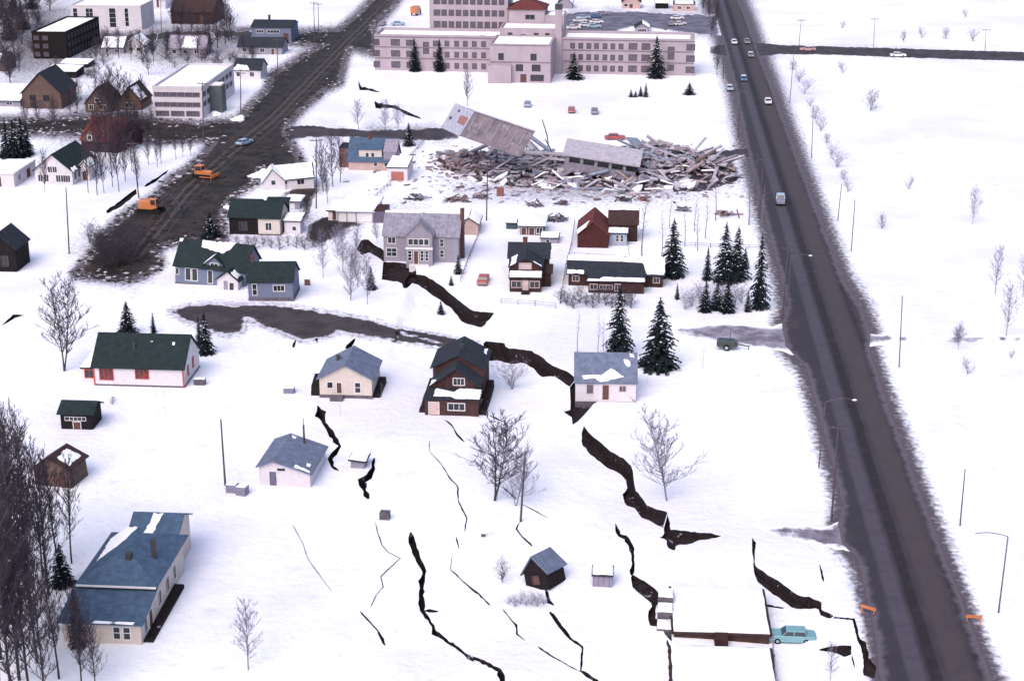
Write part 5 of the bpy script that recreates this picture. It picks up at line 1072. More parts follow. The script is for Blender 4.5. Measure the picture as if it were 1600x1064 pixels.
for a in ((1271, 165, 1268, 247), (1315, 288, 1309, 345), (1336, 312, 1330, 393), (1240, 85, 1234, 162)): pole(*a, 'thin bare pole in the line beyond the ditch of the main road', thin=True, group='roadside poles')
pole(1193, 246, 1186, 342, 'utility pole beside the collapsed building at the main road', 1); pole(1184, 240, 1180, 300, 'slim pole behind the utility pole by the collapsed building', thin=True)
pole(1158, 140, 1153, 216, 'roadside pole by the slushy lane junction', 1); pole(1131, 82, 1130, 124, 'short pole at the hospital road junction', 0)
pole(103, 293, 108, 397, 'tall plain pole in open snow left of the mud street', 0)
pole(316, 128, 318, 222, 'utility pole at the corner of the white office block', 1); pole(207, 221, 217, 309, 'utility pole leaning beside the orange excavator', 2)
pole(495, 216, 494, 326, 'utility pole with a crossarm between the broken white house and long garage', 1)
pole(762, 255, 760, 345, 'utility pole in front of the tilted concrete slab', 1); pole(345, 655, 352, 758, 'tall bare pole behind the heap of wooden crates', 0)
pole(821, 705, 813, 815, 'plain pole standing beside the broad bare tree', 0)
for a in ((490, 3, 492, 66), (497, 5, 498, 64)): pole(*a, 'utility pole at the far muddy crossroads', 1, 'crossroads poles')
pole(589, 8, 588, 44, 'utility pole at the top of the muddy street', 1); pole(433, 60, 434, 126, 'utility pole beside the small white cottage and mud street', 1); pole(376, 112, 376, 180, 'utility pole by the snow heap in the muddy street', 1)
for a in ((1367, 28, 1365, 77), (1252, 30, 1248, 74), (1541, 45, 1539, 84)): pole(*a, 'thin pole along the far side of the cross road', 1, 'cross road poles', thin=True)
pole(252, 0, 252, 52, 'utility pole beyond the white two-storey building', 1)

# ------------------------------------------------------------------ vehicles
M_TYRE = mat('tyre', (0.012, 0.012, 0.013), .9, .2); M_CHROME = mat('chrome', (0.45, 0.45, 0.48), .25, .1, metal=.8)
M_GLASSC = mat('car_glass', (0.022, 0.026, 0.038), .1, .1, spec=.6)
def paint(n, c): return mat(n, c, .35, .08, 2.0, .5)
P_RED = paint('red_paint', (0.34, 0.065, 0.075)); P_TEAL = paint('teal_paint', (0.15, 0.30, 0.35)); P_BLUE = paint('blue_paint', (0.055, 0.11, 0.25)); P_GREY = paint('grey_paint', (0.20, 0.19, 0.26))
P_WHITE = paint('white_paint', (0.62, 0.58, 0.64)); P_PALE = paint('pale_blue_paint', (0.28, 0.36, 0.48)); P_ORANGE = paint('orange_paint', (0.46, 0.15, 0.055)); P_OLIVE = paint('olive_paint', (0.035, 0.040, 0.038))
def ring(x, hw, z0, z1, bev): return [Vector((x, y, z)) for y, z in ((-hw, z0), (hw, z0), (hw, z1 - bev), (hw - bev * 1.2, z1), (-hw + bev * 1.2, z1), (-hw, z1 - bev))]
def car_meshes(wagon=False):
    body = MB().loft([ring(-2.6, .82, .45, .80, .08), ring(-2.5, .90, .32, .92, .08), ring(-1.2, .95, .28, .98, .07), ring(.9, .95, .28, .99, .07), ring(2.3, .90, .30, .93, .08), ring(2.55, .84, .42, .82, .08)])
    rx = -2.2 if wagon else -1.35
    glass = MB().loft([[Vector((x0_, y * hw, z)) for y in (-1, 1) for _ in (0,)] + [Vector((x1_, hw, z)), Vector((x1_, -hw, z))] for (x0_, x1_, hw, z) in ((rx - .35 if not wagon else rx - .1, 1.15, .86, .95), (rx, .55, .70, 1.42))])
    roofm = MB().loft([[Vector((rx - .06, -.72, 1.42)), Vector((rx - .06, .72, 1.42)), Vector((.62, .72, 1.42)), Vector((.62, -.72, 1.42))], [Vector((rx + .1, -.60, 1.50)), Vector((rx + .1, .60, 1.50)), Vector((.45, .60, 1.50)), Vector((.45, -.60, 1.50))]])
    pil = MB()
    for sx in (-1, 1):
        for xb, xt in ((1.12, .56), (-.2, -.2), (rx - .3 if not wagon else rx, rx)): pil.tube((xb, sx * .87, .95), (xt, sx * .71, 1.44), .05, .05, 4)
    wheel = MB().tube((0, -.11, 0), (0, .11, 0), .34, .34, 12); hub = MB().tube((0, -.12, 0), (0, .12, 0), .18, .18, 10)
    bump = MB().loft([[Vector((x, y, z)) for x, z in ((-.08, .42), (.08, .42), (.08, .58), (-.08, .58))] for y in (-.9, .9)])
    lt = MB().tube((0, 0, 0), (.06, 0, 0), .11, .10, 8)
    return {k: v for k, v in dict(body=body, glass=glass, roof=roofm, pillars=pil, wheel=wheel, hub=hub, bumper=bump, lamp=lt).items()}
CARM = {}
for wg in (False, True):
    d = car_meshes(wg); g = {'window_glass': d['glass'].mesh('window_glass', M_GLASSC), 'tyre': d['wheel'].mesh('tyre', M_TYRE), 'rim': d['hub'].mesh('rim', M_CHROME), 'bumper': d['bumper'].mesh('bumper', M_CHROME), 'headlight': d['lamp'].mesh('headlight', M_LAMP), 'tail_light': d['lamp'].mesh('tail_light', P_RED)}
    CARM[wg] = (d, g, {})
def car(px, py, rot, pm, label, group=None, wagon=False, rm=None, tilt=(0, 0), cat='car', full=True):
    d, g, cache = CARM[wagon]; p = at(px, py, .07); o = thing('parked_car' if full else 'car', label, cat, p, math.radians(rot), group, tilt)
    rm = rm or pm
    for k, m in (('body', pm), ('roof', rm), ('pillars', pm)):
        if (k, m.name) not in cache: cache[(k, m.name)] = d[k].mesh(k, m)
        link(k, cache[(k, m.name)], o)
    link('window_glass', g['window_glass'], o)
    for x in (-1.55, 1.55):
        for y in (-.84, .84):
            wv = link('wheel', g['tyre'], o, (x, y, .34)); link('rim', g['rim'], wv)
    link('bumper', g['bumper'], o, (2.6, 0, 0)); link('bumper', g['bumper'], o, (-2.62, 0, 0))
    for y in (-.6, .6): link('headlight', g['headlight'], o, (2.52, y, .68)); link('tail_light', g['tail_light'], o, (-2.62, y, .66))
    return o
car(1236, 1000, 176, P_TEAL, 'teal saloon car parked beside the snow-slabbed garage')
car(961, 218, 2, P_RED, 'red saloon car parked behind the collapsed building')
car(755, 441, 84, P_RED, 'red saloon car parked on the snowy drive beside the big grey house')
car(893, 175, 88, P_RED, 'red car parked facing the hospital entrance', rm=paint('dull_pink_paint', (0.36, 0.20, 0.24))); car(929, 177, 88, P_GREY, 'grey car parked beside the red one below the hospital')
car(824, 166, 88, P_PALE, 'pale blue car parked right below the hospital entrance block')
car(1147, 69, -93, P_WHITE, 'white car driving through the far road junction'); car(1167, 68, -93, P_GREY, 'grey car beside the white one at the far road junction'); car(1173, 89, -93, P_GREY, 'grey car with a pale roof leaving the far junction', rm=P_WHITE)
car(1162, 126, -95, P_BLUE, 'blue car with a white roof driving on the main road', rm=P_WHITE); car(1140, 141, -93, P_PALE, 'pale blue-white car stopped on the main road verge', rm=P_WHITE); car(1200, 162, -95, P_WHITE, 'white car driving on the main road below the blue one')
car(1403, 89, -2, P_WHITE, 'white car driving along the cross road'); car(1262, 80, 178, paint('pink_paint', (0.42, 0.25, 0.28)), 'pinkish car waiting on the cross road near the junction')
car(382, 226, 60, P_PALE, 'pale blue saloon parked at the muddy junction')
car(598, 40, 80, P_GREY, 'grey car parked at the top of the muddy street'); car(622, 40, 5, P_PALE, 'long pale blue car parked left of the hospital tower')
for i, (x, y, r_, pm) in enumerate(((896, 46, 10, P_WHITE), (902, 40, 8, P_GREY), (906, 35, 8, P_WHITE), (912, 30, 5, P_PALE), (930, 28, 2, P_BLUE), (915, 42, 8, P_WHITE), (928, 44, 4, P_PALE), (932, 37, 4, P_WHITE), (942, 24, 2, P_GREY), (1062, 40, 30, P_WHITE), (1058, 31, 10, P_WHITE), (1048, 40, 90, P_GREY))):
    car(x, y, r_, pm, 'car parked in the slushy lot behind the hospital', 'cars in the hospital car park')
# pickup truck on the main road
o = thing('truck', 'dark blue-grey truck driving on the main road past the collapsed building', 'truck', at(1219, 318, .07), math.radians(-96))
MB().loft([ring(.6, .95, .5, 1.3, .08), ring(2.4, .92, .5, 1.25, .1), ring(2.7, .85, .55, 1.1, .1)]).build('hood', P_GREY, o); MB().loft([[Vector((x, y, z)) for x, y in ((-.9, -hw), (x1_, -hw), (x1_, hw), (-.9, hw))] for x1_, hw, z in ((.9, .98, .6), (.9, .95, 1.35), (.45, .82, 2.1), (.4, .75, 2.15))]).build('cab', P_PALE, o)
MB().prism([(.93, -.8, 1.4), (.93, .8, 1.4), (.52, .72, 2.0), (.52, -.72, 2.0)], (.02, 0, .01)).build('windscreen', M_GLASSC, o)
bed = MB().box(-3.2, -1.0, -1.05, 1.05, .75, .9).build('cargo_bed', P_OLIVE, o)
for b in ((-3.2, -1.0, -1.05, -.97, .9, 1.6), (-3.2, -1.0, .97, 1.05, .9, 1.6), (-3.2, -3.1, -.97, .97, .9, 1.6), (-1.08, -1.0, -.97, .97, .9, 1.9)): MB().box(*b).build('side_board', P_OLIVE, bed)
for x in (-2.3, 1.7):
    for y in (-.95, .95): wv = link('wheel', CARM[False][1]['tyre'], o, (x, y, .40), None, 1.2); link('rim', CARM[False][1]['rim'], wv)
# military trailer with gun-like drawbar
o = thing('army_trailer', 'dark olive two-wheeled army trailer in the tracked snowy lane', 'trailer', at(1138, 545, .05), math.radians(-8))
MB().loft([ring(-1.9, .85, .7, 1.3, .1), ring(-1.6, 1.0, .6, 1.6, .15), ring(.9, 1.0, .6, 1.55, .15), ring(1.5, .8, .7, 1.1, .1)]).build('body', P_OLIVE, o); MB().tube((1.4, 0, .85), (3.4, 0, .55), .12, .09, 8).build('drawbar', P_OLIVE, o); MB().tube((3.2, 0, .6), (3.25, .05, 0), .07, .07, 6).build('jack', P_OLIVE, o)
MB().tube((.2, 0, 1.5), (.3, 0, 3.4), .05, .04, 6).build('mast', P_OLIVE, o)
for y in (-1.0, 1.0): wv = link('wheel', CARM[False][1]['tyre'], o, (-.3, y, .52), None, 1.5); link('rim', CARM[False][1]['rim'], wv)
# bulldozer and excavator in the mud
def tracks(o, L_, gy):
    for y in (-gy, gy): MB().prism([(-L_, y - .25, .25), (-L_ + .25, y - .25, 0), (L_ - .25, y - .25, 0), (L_, y - .25, .25), (L_, y - .25, .7), (L_ - .3, y - .25, .95), (-L_ + .3, y - .25, .95), (-L_, y - .25, .7)], (0, .5, 0)).build('track', M_TYRE, o)
o = thing('bulldozer', 'orange bulldozer working on the churned mud street', 'bulldozer', at(318, 278, .05), math.radians(-20)); tracks(o, 2.3, 1.1)
MB().loft([ring(-1.9, .75, .8, 1.7, .1), ring(-.4, .75, .8, 1.8, .1), ring(2.0, .6, .8, 1.75, .15), ring(2.3, .5, .9, 1.6, .1)]).build('engine_hood', P_ORANGE, o)
cb = MB().box(-1.8, .1, -.85, .85, 2.75, 2.9).build('cab_roof', P_ORANGE, o)
for x in (-1.7, 0):
    for y in (-.75, .75): MB().box(x - .06, x + .06, y - .06, y + .06, 1.6, 2.75).build('post', P_ORANGE, cb)
MB().box(-1.65, -.05, -.7, .7, 1.72, 2.6).build('cab_glass', M_GLASSC, o)
MB().prism([(2.9, -1.9, .05), (3.15, -1.9, .5), (3.05, -1.9, 1.2), (2.9, -1.9, 1.2), (2.95, -1.9, .5)], (0, 3.8, 0)).build('blade', P_ORANGE, o)
for y in (-1.45, 1.45): MB().tube((-.2, y, .5), (2.95, y, .5), .1, .1, 6).build('push_arm', P_ORANGE, o)
MB().tube((.9, .3, 1.7), (.9, .3, 2.7), .08, .07, 6).build('exhaust', M_METALF, o)
o = thing('excavator', 'orange excavator with a lowered boom digging at the mud street edge', 'excavator', at(236, 332, .05), math.radians(-12)); tracks(o, 2.6, 1.3)
hs = MB().loft([ring(-2.2, 1.2, 1.1, 2.5, .2), ring(-1.9, 1.35, 1.0, 2.8, .2), ring(.2, 1.35, 1.0, 2.7, .15), ring(1.0, 1.3, 1.0, 2.2, .15)]).build('housing', P_ORANGE, o)
MB().box(.3, 1.8, -1.3, -.2, 1.2, 3.2).build('cab', P_ORANGE, o); MB().box(1.81, 1.85, -1.15, -.35, 2.0, 3.0).box(.6, 1.6, -1.34, -1.31, 2.0, 3.0).build('cab_glass', M_GLASSC, o)
bm = MB().tube((1.2, .3, 1.9), (4.2, .3, 4.2), .3, .25, 6).build('boom', M_METALF, o); MB().tube((4.2, .3, 4.2), (6.6, .3, 1.8), .24, .18, 6).build('dipper_arm', M_METALF, o)
MB().prism([(6.2, -.3, 2.0), (6.9, -.3, 1.9), (7.0, -.3, 1.0), (6.3, -.3, .7), (5.8, -.3, 1.1)], (0, 1.2, 0)).build('bucket', M_METALF, o)
MB().tube((2.0, .3, 1.6), (3.4, .3, 3.5), .1, .1, 6).build('ram', M_CHROME, o)
# orange truck at the top by the tower
o = thing('truck', 'orange box truck parked by the hospital tower', 'truck', at(650, 24, .05), math.radians(75)); MB().box(-3, 1.2, -1.2, 1.2, .9, 3.4).build('box', P_ORANGE, o); MB().loft([[Vector((x, y, z)) for x, y in ((1.3, -1.1), (x1_, -1.1), (x1_, 1.1), (1.3, 1.1))] for x1_, z in ((3.2, .7), (3.2, 1.6), (2.5, 2.6))]).build('cab', P_OLIVE, o)
for x in (-2, 2.3):
    for y in (-1, 1): link('wheel', CARM[False][1]['tyre'], o, (x, y, .45), None, 1.35)
# orange road barriers
for (x, y, r_, lab) in ((1356, 958, -35, 'small orange road barrier on the verge by the crack'), (1521, 972, -8, 'small orange road barrier in the snow across the main road')):
    o = thing('road_barrier', lab, 'barrier', at(x, y), math.radians(r_)); MB().box(-.9, .9, -.04, .04, .55, .9).build('rail', P_ORANGE, o)
    for xx in (-.7, .7): MB().box(xx - .05, xx + .05, -.35, .35, 0, .06).box(xx - .05, xx + .05, -.04, .04, .06, .55).build('leg', P_ORANGE, o)

# ------------------------------------------------------------------ boxes and yard junk
M_CRATE = mat('weathered_crate', (0.20, 0.19, 0.27), .9, .3, 3.0)
def crate(px, py, wpx, hpx, d, rot, label, m=M_CRATE, cat='crate', slats=4, snowcap=True):
    p = at(px, py); s = ppm(py); w_, h = wpx / s, hpx / s; o = thing('wooden_crate', label, cat, p, math.radians(rot))
    MB().box(0, w_, .03, d, -.2, h).build('box', m, o)
    for i in range(slats): z = h * (i + .1) / slats; MB().box(-.02, w_ + .02, -.02, .03, z, z + h / slats * .7).build('slat', m, o)
    if snowcap: snow_patch(o, [(-.05, 0), (w_ + .05, 0), (w_ + .05, d), (-.05, d)], lambda u_, v_, t_: Vector((u_, v_, h + t_)), .12, random.Random(4), .5, .15)
    return o
crate(353, 770, 16, 14, 1.3, -10, 'first of two slatted crates heaped at the bare pole foot'); crate(369, 774, 15, 15, 1.3, -18, 'second slatted crate in the heap, away from the bare pole')
crate(443, 615, 16, 9, 1.2, -4, 'grey slatted crate alone left of the yellow house'); crate(593, 812, 15, 12, 1.0, -8, 'dark crate standing between the two short cracks', M_FOUND, snowcap=False)
crate(303, 602, 17, 10, 1.0, -4, 'dark crate at the corner of the red-shuttered house', M_FOUND); crate(776, 307, 11, 13, 1.2, -4, 'rusty brown crate below the debris field', paint('rust_paint', (0.20, 0.075, 0.06)), snowcap=False)
crate(752, 839, 6, 6, .5, 0, 'tiny stump-like crate in empty snow near the cracks', M_FOUND, slats=2); crate(476, 446, 8, 10, .6, -10, 'reddish box beside the detached blue house end', paint('rust_paint', (0.20, 0.075, 0.06)), slats=2)
o = thing('goal_frame', 'thin white wooden frame standing in snow before the red-shuttered house', 'frame', at(247, 650), math.radians(-6))
for x in (0, 1.1): MB().box(x, x + .08, 0, .08, -.2, 4.0).build('post', M_TRIM, o)
MB().box(0, 1.18, .0, .08, 3.3, 4.05).build('board', M_TRIM, o)
# snow-covered concrete steps broken at the crack
o = thing('broken_steps', 'snow-capped broken steps hanging at the crack beside the garage', 'steps', at(1026, 985), math.radians(-6))
for i, (y, z, hh) in enumerate(((0, .2, 1.0), (2.4, 1.0, 1.0), (4.8, 1.6, 1.2))):
    st = MB().box(0, 1.7, y, y + 2.2, z - 1.6, z).build('step', M_FOUND, o); snow_patch(st, [(0, 0), (1.7, 0), (1.7, 2.2), (0, 2.2)], lambda u_, v_, t_, y=y, z=z: Vector((u_, y + v_, z + t_)), .25, random.Random(i), .5, .1)
# fences
M_FENCE = mat('fence_wood', (0.26, 0.24, 0.31), .9, .3, 2.0)
def fence(pts, label, h=1.0, gap=2.4, rails=2, group=None):
    P = [at(*p) for p in pts]; o = thing('fence', label, 'fence', P[0], 0, group)
    for a, b in zip(P[:-1], P[1:]):
        n = max(1, int((b - a).length / gap))
        for i in range(n + 1): q = a.lerp(b, i / n) - P[0]; MB().box(q.x - .06, q.x + .06, q.y - .06, q.y + .06, q.z - .3, q.z + h).build('post', M_FENCE, o)
        for k in range(rails):
            z = Vector((0, 0, h * (.5 + .4 * k))); MB().tube(a - P[0] + z, b - P[0] + z, .05, .05, 4).build('rail', M_FENCE, o)
fence([(783, 474), (836, 478), (868, 482)], 'rail fence before the brown bungalow'); fence([(897, 402), (960, 406), (1035, 412)], 'rail fence behind the ranch house roof')
fence([(585, 312), (610, 288), (642, 246), (662, 224)], 'rail fence along the yard of the red-doored garage'); fence([(875, 475), (884, 420), (893, 385), (898, 350)], 'rail fence between the bungalow and ranch house')
fence([(720, 440), (735, 400), (748, 370)], 'rail fence beside the drive with the red car'); fence([(1206, 1003), (1209, 1040), (1212, 1075)], 'dark board fence below the teal car', 1.3)
fence([(1040, 384), (1110, 387), (1190, 390)], 'rail fence through the thin saplings behind the spruces', .9)
# ------------------------------------------------------------------ the collapsed building
rr = random.Random(77)
C_SLAB = siding('pale_blue_grey_panel', (0.30, 0.31, 0.40), .9, 0, .15, .7, .8)
C_CORE = mat('grey_brown_concrete', (0.155, 0.128, 0.155), .9, .35, .5, spots=((0.25, 0.22, 0.27), .6, .4))
C_ORNG = mat('bare_brick', (0.24, 0.12, 0.12), .9, .2)
C_PALE = mat('pale_broken_concrete', (0.36, 0.335, 0.40), .9, .25, 1.0); C_MID = mat('grey_broken_concrete', (0.20, 0.18, 0.23), .9, .3, 1.0); C_DK = mat('dark_broken_concrete', (0.075, 0.068, 0.09), .9, .4, 1.0)
C_PINK = mat('pinkish_rubble', (0.28, 0.215, 0.235), .9, .3, 1.0); C_BRN = mat('brown_rubble', (0.125, 0.088, 0.098), .9, .35, 1.0); C_BLU = mat('bluish_panel', (0.19, 0.21, 0.29), .85, .25, 1.0)
R0 = at(920, 285); root = thing('collapsed_building', 'collapsed concrete apartment building with a tilted core above a rubble field', 'ruin', R0)
def loc(px, py, z=0.0): return pxz(px, py, z) - R0
# tipped core: built from its raised end, leaning down to the right
base = at(732, 268); s = ppm(268); fwd = Vector((0, CP, -SP)); up = Vector((0, SP, CP)); rg = Vector((1, 0, 0))
def vv(ax, ay, ad): return rg * ax + up * ay - fwd * ad
Pq = base + up * ((268 - 163) / s) + rg * ((713 - 732) / s) - R0     # top far corner of the end wall
A = vv(78 / s, -34 / s, 9.0); E1 = vv(29 / s, -17 / s, 5.0); E2 = vv(-22 / s, -38 / s, 1.2)
core = MB().prism([Pq, Pq + E1, Pq + E1 + E2, Pq + E2], A * 1.18).build('core', C_CORE, root)
n_ = (E1.cross(E2)).normalized(); n_ = n_ if n_.dot(A) < 0 else -n_
MB().prism([Pq - E1 * .02 - E2 * .02, Pq + E1 * 1.02 - E2 * .02, Pq + E1 * 1.02 + E2 * 1.02, Pq - E1 * .02 + E2 * 1.02], n_ * .25).build('end_wall', C_SLAB, core)
for (a, b, c_, d, m) in ((.55, .95, .30, .62, C_ORNG), (.10, .22, .5, .62, C_DK), (.3, .4, .15, .25, C_DK)):
    q = Pq + E1 * a + E2 * c_ + n_ * .26; MB().prism([q, q + E1 * (b - a), q + E1 * (b - a) + E2 * (d - c_), q + E2 * (d - c_)], n_ * .06).build('patch', m, core)
m2 = (A.cross(E2)).normalized(); m2 = m2 if m2.dot(E1) > 0 else -m2
for i in range(7):
    q = Pq + E1 + A * (.08 + .16 * i) + E2 * rr.uniform(.0, .2) + m2 * .01; MB().prism([q, q + A * .02, q + A * .02 + E2 * rr.uniform(.5, .8), q + E2 * rr.uniform(.5, .8)], m2 * .15).build('rib', C_MID, core)
q = Pq + E1; MB().prism([q, q + A * 1.18, q + A * 1.18 - E2 * .04, q - E2 * .04], m2 * .5).build('roof_edge', C_PALE, core)
# long floor section with openings
sec = at(880, 266, 2.7); s2 = ppm(262)
so_ = link('floor_section', None, root, sec - R0, (math.radians(4), math.radians(7.5), math.radians(-7)))
Ls = 108 / s2
mb = MB(); v, f = tri2d([(0, 0), (Ls, 0), (Ls, 3.6), (0, 3.6)], [(1.0 + i * Ls / 5, 1.0 + (i + .78) * Ls / 5, 2.0, 3.3) for i in range(5)])
mb.v = [(a, 0, b) for a, b in v]; mb.f = f; mb.box(0, Ls, 4.2, 4.4, 0, 3.6).box(0, Ls, .8, 4.2, .0, 2.2); mb.build('section_wall', C_MID, so_)
MB().prism([(-.6, -.5, 3.6), (Ls + .8, -.5, 3.6), (Ls + .8, 7.5, 4.9), (-.6, 7.5, 4.9)], (0, 0, .4)).build('roof_slab', C_PALE, so_)
for i in range(5): MB().box(1.0 + i * Ls / 5, 1.0 + (i + .78) * Ls / 5, .7, .75, 2.0, 3.3).build('opening', M_PANE, so_)
# big long fallen slabs and beams across the heap
def slab(p, L_, w_, t, az, pitch, roll, m, name):
    M = Matrix.Translation(p) @ Matrix.Rotation(az, 4, 'Z') @ Matrix.Rotation(pitch, 4, 'Y') @ Matrix.Rotation(roll, 4, 'X')
    key = (round(L_, 1), round(w_, 1), round(t, 2), m.name)
    if key not in _sl:
        b = MB(); j = lambda k: rr.uniform(-k, k)
        top = [(-L_ / 2 + j(.15 * w_), -w_ / 2 + j(.1 * w_)), (L_ * .1, -w_ / 2 + j(.12 * w_)), (L_ / 2 + j(.2 * w_), -w_ / 2 + j(.2 * w_)), (L_ / 2 + j(.2 * w_), w_ / 2 + j(.2 * w_)), (-L_ * .15, w_ / 2 + j(.12 * w_)), (-L_ / 2 + j(.2 * w_), w_ / 2 + j(.1 * w_))]
        b.prism([(x, y, -t / 2) for x, y in top], (0, 0, t)); _sl[key] = b.mesh(name, m)
    o = link(name, _sl[key], root); o.matrix_local = M; return o
_sl = {}
for (x0_, y0_, x1_, y1_, z0_, z1_, wd, m) in ((820, 262, 985, 262, 3.6, 2.4, 1.6, C_PALE), (700, 262, 810, 238, 1.2, 5.2, .9, C_MID), (806, 236, 850, 268, 6.4, 1.0, 1.2, C_PALE), (812, 240, 870, 272, 5.4, .9, .8, C_MID), (804, 238, 748, 266, 6.2, 1.4, 1.0, C_PALE), (830, 244, 900, 272, 4.6, 1.2, .9, C_BLU), (860, 268, 1050, 276, 2.8, 2.4, 1.0, C_PALE), (1010, 250, 1130, 282, 3.6, 1.6, .9, C_PALE), (1030, 244, 1150, 274, 3.6, 1.2, .8, C_PINK), (800, 275, 1010, 268, 2.0, 2.2, 1.2, C_MID), (760, 283, 860, 272, 1.0, 2.4, .7, C_DK), (985, 240, 1016, 258, 3.8, 2.0, 3.0, C_BLU), (1040, 262, 1100, 258, 2.0, 2.6, 2.2, C_BLU)):
    a, b = loc(x0_, y0_, 0), loc(x1_, y1_, 0); a.z, b.z = z0_, z1_; c = (a + b) / 2; d = b - a
    az = math.atan2(d.y, d.x); pt = -math.atan2(d.z, math.hypot(d.x, d.y)); slab(c, d.length, wd, .45, az, pt, rr.uniform(-.5, .2), m, 'slab')
heap = [(688, 262), (700, 240), (760, 236), (800, 240), (870, 238), (985, 226), (1040, 224), (1085, 236), (1150, 258), (1156, 284), (1100, 300), (990, 302), (900, 298), (800, 292), (740, 284)]
HP = np.array(heap, float)
def heap_z(x, y):
    d, _ = dist_poly(np.array([(x, y)], float), HP, True)
    return float(min(1, d[0] / 22)) * 3.0 if inside(np.array([(x, y)], float), HP)[0] else 0.0
sizes = [(5.5, .5, .3), (4.0, .4, .25), (4.2, 1.4, .25), (2.6, 1.6, .3), (2.2, 1.2, .4), (3.4, 2.0, .25), (8.0, .6, .35), (10.0, .7, .4)]
mats_ = [C_PALE, C_PALE, C_PALE, C_PALE, C_PALE, C_MID, C_MID, C_DK, C_PINK, C_BLU, C_BLU]
n = 0
while n < 270:
    x, y = rr.uniform(685, 1160), rr.uniform(222, 304)
    if not inside(np.array([(x, y)]), HP)[0]: continue
    if 868 < x < 992 and y < 276: continue
    if 735 < x < 800 and y < 250: continue
    L_, w_, t = rr.choice(sizes); m = rr.choice(mats_)
    if x < 770: m = rr.choice((C_PINK, C_BRN, C_BRN, C_MID, C_PALE))
    if x > 1060: m = rr.choice((C_PALE, C_PALE, C_PINK, C_MID, C_BRN))
    if y > 278 and rr.random() < .35: m = M_SNOW; L_, w_, t = 3.4, 2.0, .25
    p = loc(x, y); p.z += heap_z(x, y) * rr.uniform(.5, 1.1)
    slab(p, L_, w_, t, rr.choice((rr.uniform(-.35, .35), rr.uniform(-.35, .35), rr.uniform(-.6, .2), rr.uniform(0, 3.14))), rr.uniform(-.6, .6), rr.uniform(-.7, .7), m, 'beam' if w_ < .8 else 'slab'); n += 1
# fill of small rubble under and around the pieces
mound = MB(); gx = np.arange(680, 1166, 6); gy = np.arange(218, 310, 4); idx = {}
for j, y in enumerate(gy):
    for i, x in enumerate(gx):
        p = loc(x, y); p.z += heap_z(x, y) * rr.uniform(.35, .85) - .12; idx[(i, j)] = len(mound.v); mound.v.append(tuple(p))
for j in range(len(gy) - 1):
    for i in range(len(gx) - 1):
        c = np.array([(gx[i] + 3., gy[j] + 2.)])
        if inside(c, HP)[0]: mound.f.append([idx[(i, j)], idx[(i, j + 1)], idx[(i + 1, j + 1)], idx[(i + 1, j)]][::-1])
tag(mound.build('rubble_mound', mat('rubble', (0.045, 0.038, 0.050), .95, .7, .9, bump=.8, bscale=2, spots=((0.40, 0.38, 0.45), .6, .6)), root), kind='stuff')
for m, cnt in ((C_PALE, 500), (C_MID, 500), (C_PINK, 350), (C_BRN, 200)):
    b = MB()
    for _ in range(cnt):
        x, y = rr.gauss(920, 130), rr.gauss(270, 20)
        if m in (C_BRN, C_PINK) and rr.random() < .4: x, y = rr.gauss(720, 25), rr.gauss(258, 8)
        if x > 1165 or y > 318 or y < 225 or (868 < x < 992 and y < 274): continue
        p = loc(x, y); p.z += heap_z(x, y) * rr.uniform(.6, 1.1) + .1; k = rr.uniform(.15, .6)
        M = Matrix.Translation(p) @ Matrix.Rotation(rr.uniform(0, 3.1), 4, 'Z') @ Matrix.Rotation(rr.uniform(-.8, .8), 4, 'X'); b.box(-k * rr.uniform(.6, 2.5), k, -k * .6, k * .6, -k * .3, k * .3, M)
    tag(b.build('rubble', m, root), kind='stuff')
for (x0_, y0_, x1_, y1_) in ((818, 205, 822, 232), (849, 195, 856, 226), (854, 226, 862, 236)):
    a = loc(x1_, y1_ + 25); pr = a + Vector((0, 0, 2)); hh = (y1_ - y0_) / 6.3 + 3; b = MB()
    for k in range(1, 5): q = a + Vector(((x0_ - x1_) / 6.3 * k / 4 + .4 * math.sin(k), 0, 2 + hh * k / 4)); b.tube(pr, q, .14, .12, 5); pr = q
    b.build('bent_column', C_DK, root)
# heaps of brick-red debris thrown clear of the building
def heap_obj(px, py, wpx, n, mats, label, group=None, name='debris_heap'):
    p = at(px, py); s = ppm(py); o = thing(name, label, 'debris', p, 0, group); R = wpx / s / 2
    for i in range(int(n * 1.6)):
        k = rr.uniform(.4, 1.1); M = Matrix.Translation((rr.gauss(0, R * .45), rr.gauss(0, R * .4), rr.uniform(.1, .9))) @ Matrix.Rotation(rr.uniform(0, 3), 4, 'Z') @ Matrix.Rotation(rr.uniform(-.6, .6), 4, 'X') @ Matrix.Rotation(rr.uniform(-.4, .4), 4, 'Y')
        a_k, b_k = rr.choice(((1.6, .16), (1.0, .45), (.7, .5), (2.0, .12)))
        MB().box(-k * a_k, k * a_k, -k * b_k, k * b_k, -k * .12, k * .12, M).build('chunk', rr.choice(mats), o)
    snow_patch(o, [(-R * .6, 0), (R * .5, -R * .1), (R * .4, R * .7), (-R * .5, R * .5)], lambda u_, v_, t_: Vector((u_, v_, .35 + t_)), .3, rr, .6, .6)
heap_obj(712, 314, 30, 16, (C_BRN, C_BRN, C_PINK), 'brick-red debris heap with snow behind the big grey house'); heap_obj(748, 310, 26, 14, (C_BRN, C_MID, C_PINK), 'mixed debris heap beside the utility pole near the rubble')
heap_obj(870, 345, 30, 16, (C_DK, C_MID), 'dark debris heap beside the orange-brown cabin'); heap_obj(838, 322, 26, 12, (C_DK, C_MID, C_PINK), 'grey debris heap behind the orange-brown cabin'); heap_obj(880, 320, 18, 8, (C_BRN, C_MID), 'small brown debris heap beside the barn ridge')
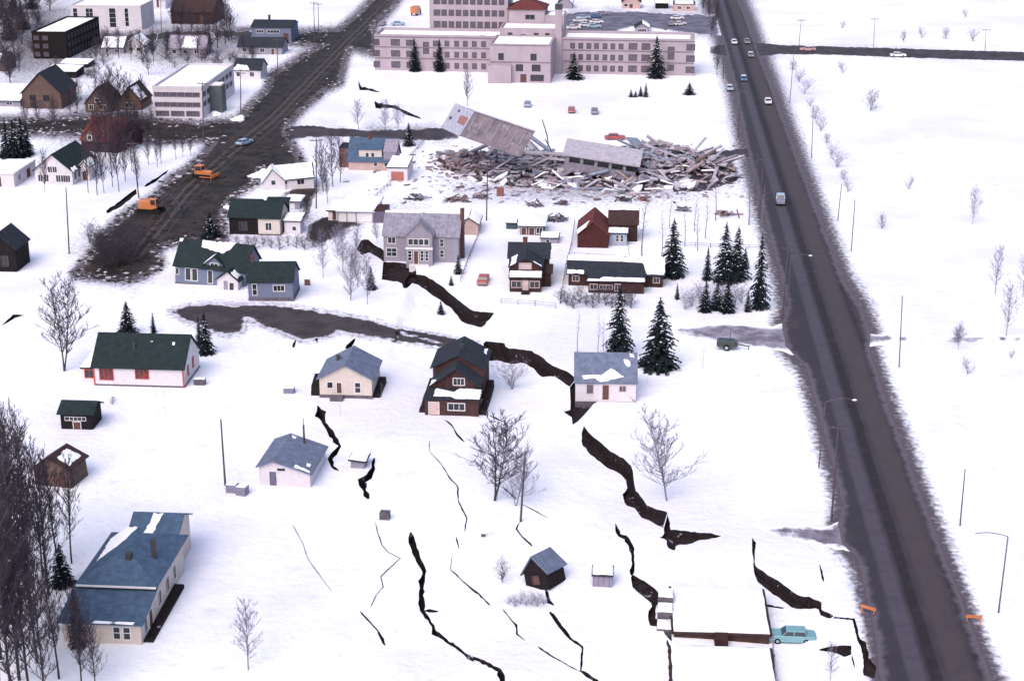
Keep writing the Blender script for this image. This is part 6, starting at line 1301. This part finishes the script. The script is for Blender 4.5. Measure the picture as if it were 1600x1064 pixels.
heap_obj(975, 314, 22, 10, (C_BRN, C_DK), 'dark brown debris heap between barn and rubble field'); heap_obj(1008, 314, 14, 7, (C_ORNG, C_BRN), 'rusty red debris heap between barn and rubble field'); heap_obj(1132, 336, 30, 14, (C_BRN, C_PINK), 'reddish debris heap beside the main road'); heap_obj(1070, 330, 14, 6, (C_DK, C_MID), 'small dark debris heap in the snow behind the saplings')
heap_obj(650, 312, 26, 10, (C_DK, C_MID), 'low grey debris line behind the big grey house')
# clods of mud thrown up along the mud street
M_CLOD = mat('mud_clod', (0.030, 0.024, 0.025), .95, .5, 2.0)
M_CLODS = mat('dirty_snow_clod', (0.42, 0.40, 0.47), .9, .3, 1.5)
edge = resample(MUD, 6, True)
prefetch(edge)
for m, amt, nm in ((M_CLOD, 1400, 'mud_clods'), (M_CLODS, 700, 'dirty_snow_clods')):
    b = MB()
    for _ in range(amt):
        x, y = rr.choice(edge)
        if x < -20 or y < -15: continue
        z0 = _zc[(x, y)]; x += rr.gauss(0, 5); y += rr.gauss(0, 4); p = pxz(x, y, z0); k = rr.uniform(.12, .5); b.blob(p, k * rr.uniform(.8, 1.6), k, k * .6, rr, .35, 5, 3)
    tag(b.build(nm, m), 'lumps of churned mud and dirty snow along the mud street' if m is M_CLOD else 'lumps of dirty snow along the mud street', kind='stuff')
b = MB()
for _ in range(500):
    x, y = rr.uniform(180, 440), rr.uniform(200, 430)
    if not inside(np.array([(x, y)]), MUD)[0]: continue
    p = pxz(x, y, 0.03); k = rr.uniform(.2, .7); b.blob(p, k * rr.uniform(.8, 2.0), k, k * .5, rr, .35, 6, 3)
tag(b.build('mud_lumps', M_CLOD), 'dark lumps of earth on the mud street', kind='stuff')
# ploughed heaps of snow
for (x, y, w_, lab) in ((372, 188, 26, 'white heap of ploughed snow in the muddy junction'), (338, 180, 22, 'ploughed snow heap at the office block corner'), (360, 325, 18, 'snow heap beside the green-roofed house roof'), (410, 275, 40, 'big snow heap beside the broken white house')):
    p = at(x, y); k = w_ / ppm(y) / 2; b = MB()
    for i in range(9): b.blob((rr.gauss(0, k * .4), rr.gauss(0, k * .5), .1), k * rr.uniform(.3, .6), k * rr.uniform(.3, .7), k * rr.uniform(.2, .4), rr, .2, 9, 5)
    o = b.mesh('snow_heap', M_SNOW, True); tag(link('snow_heap', o, None, p), lab, 'snow heap')
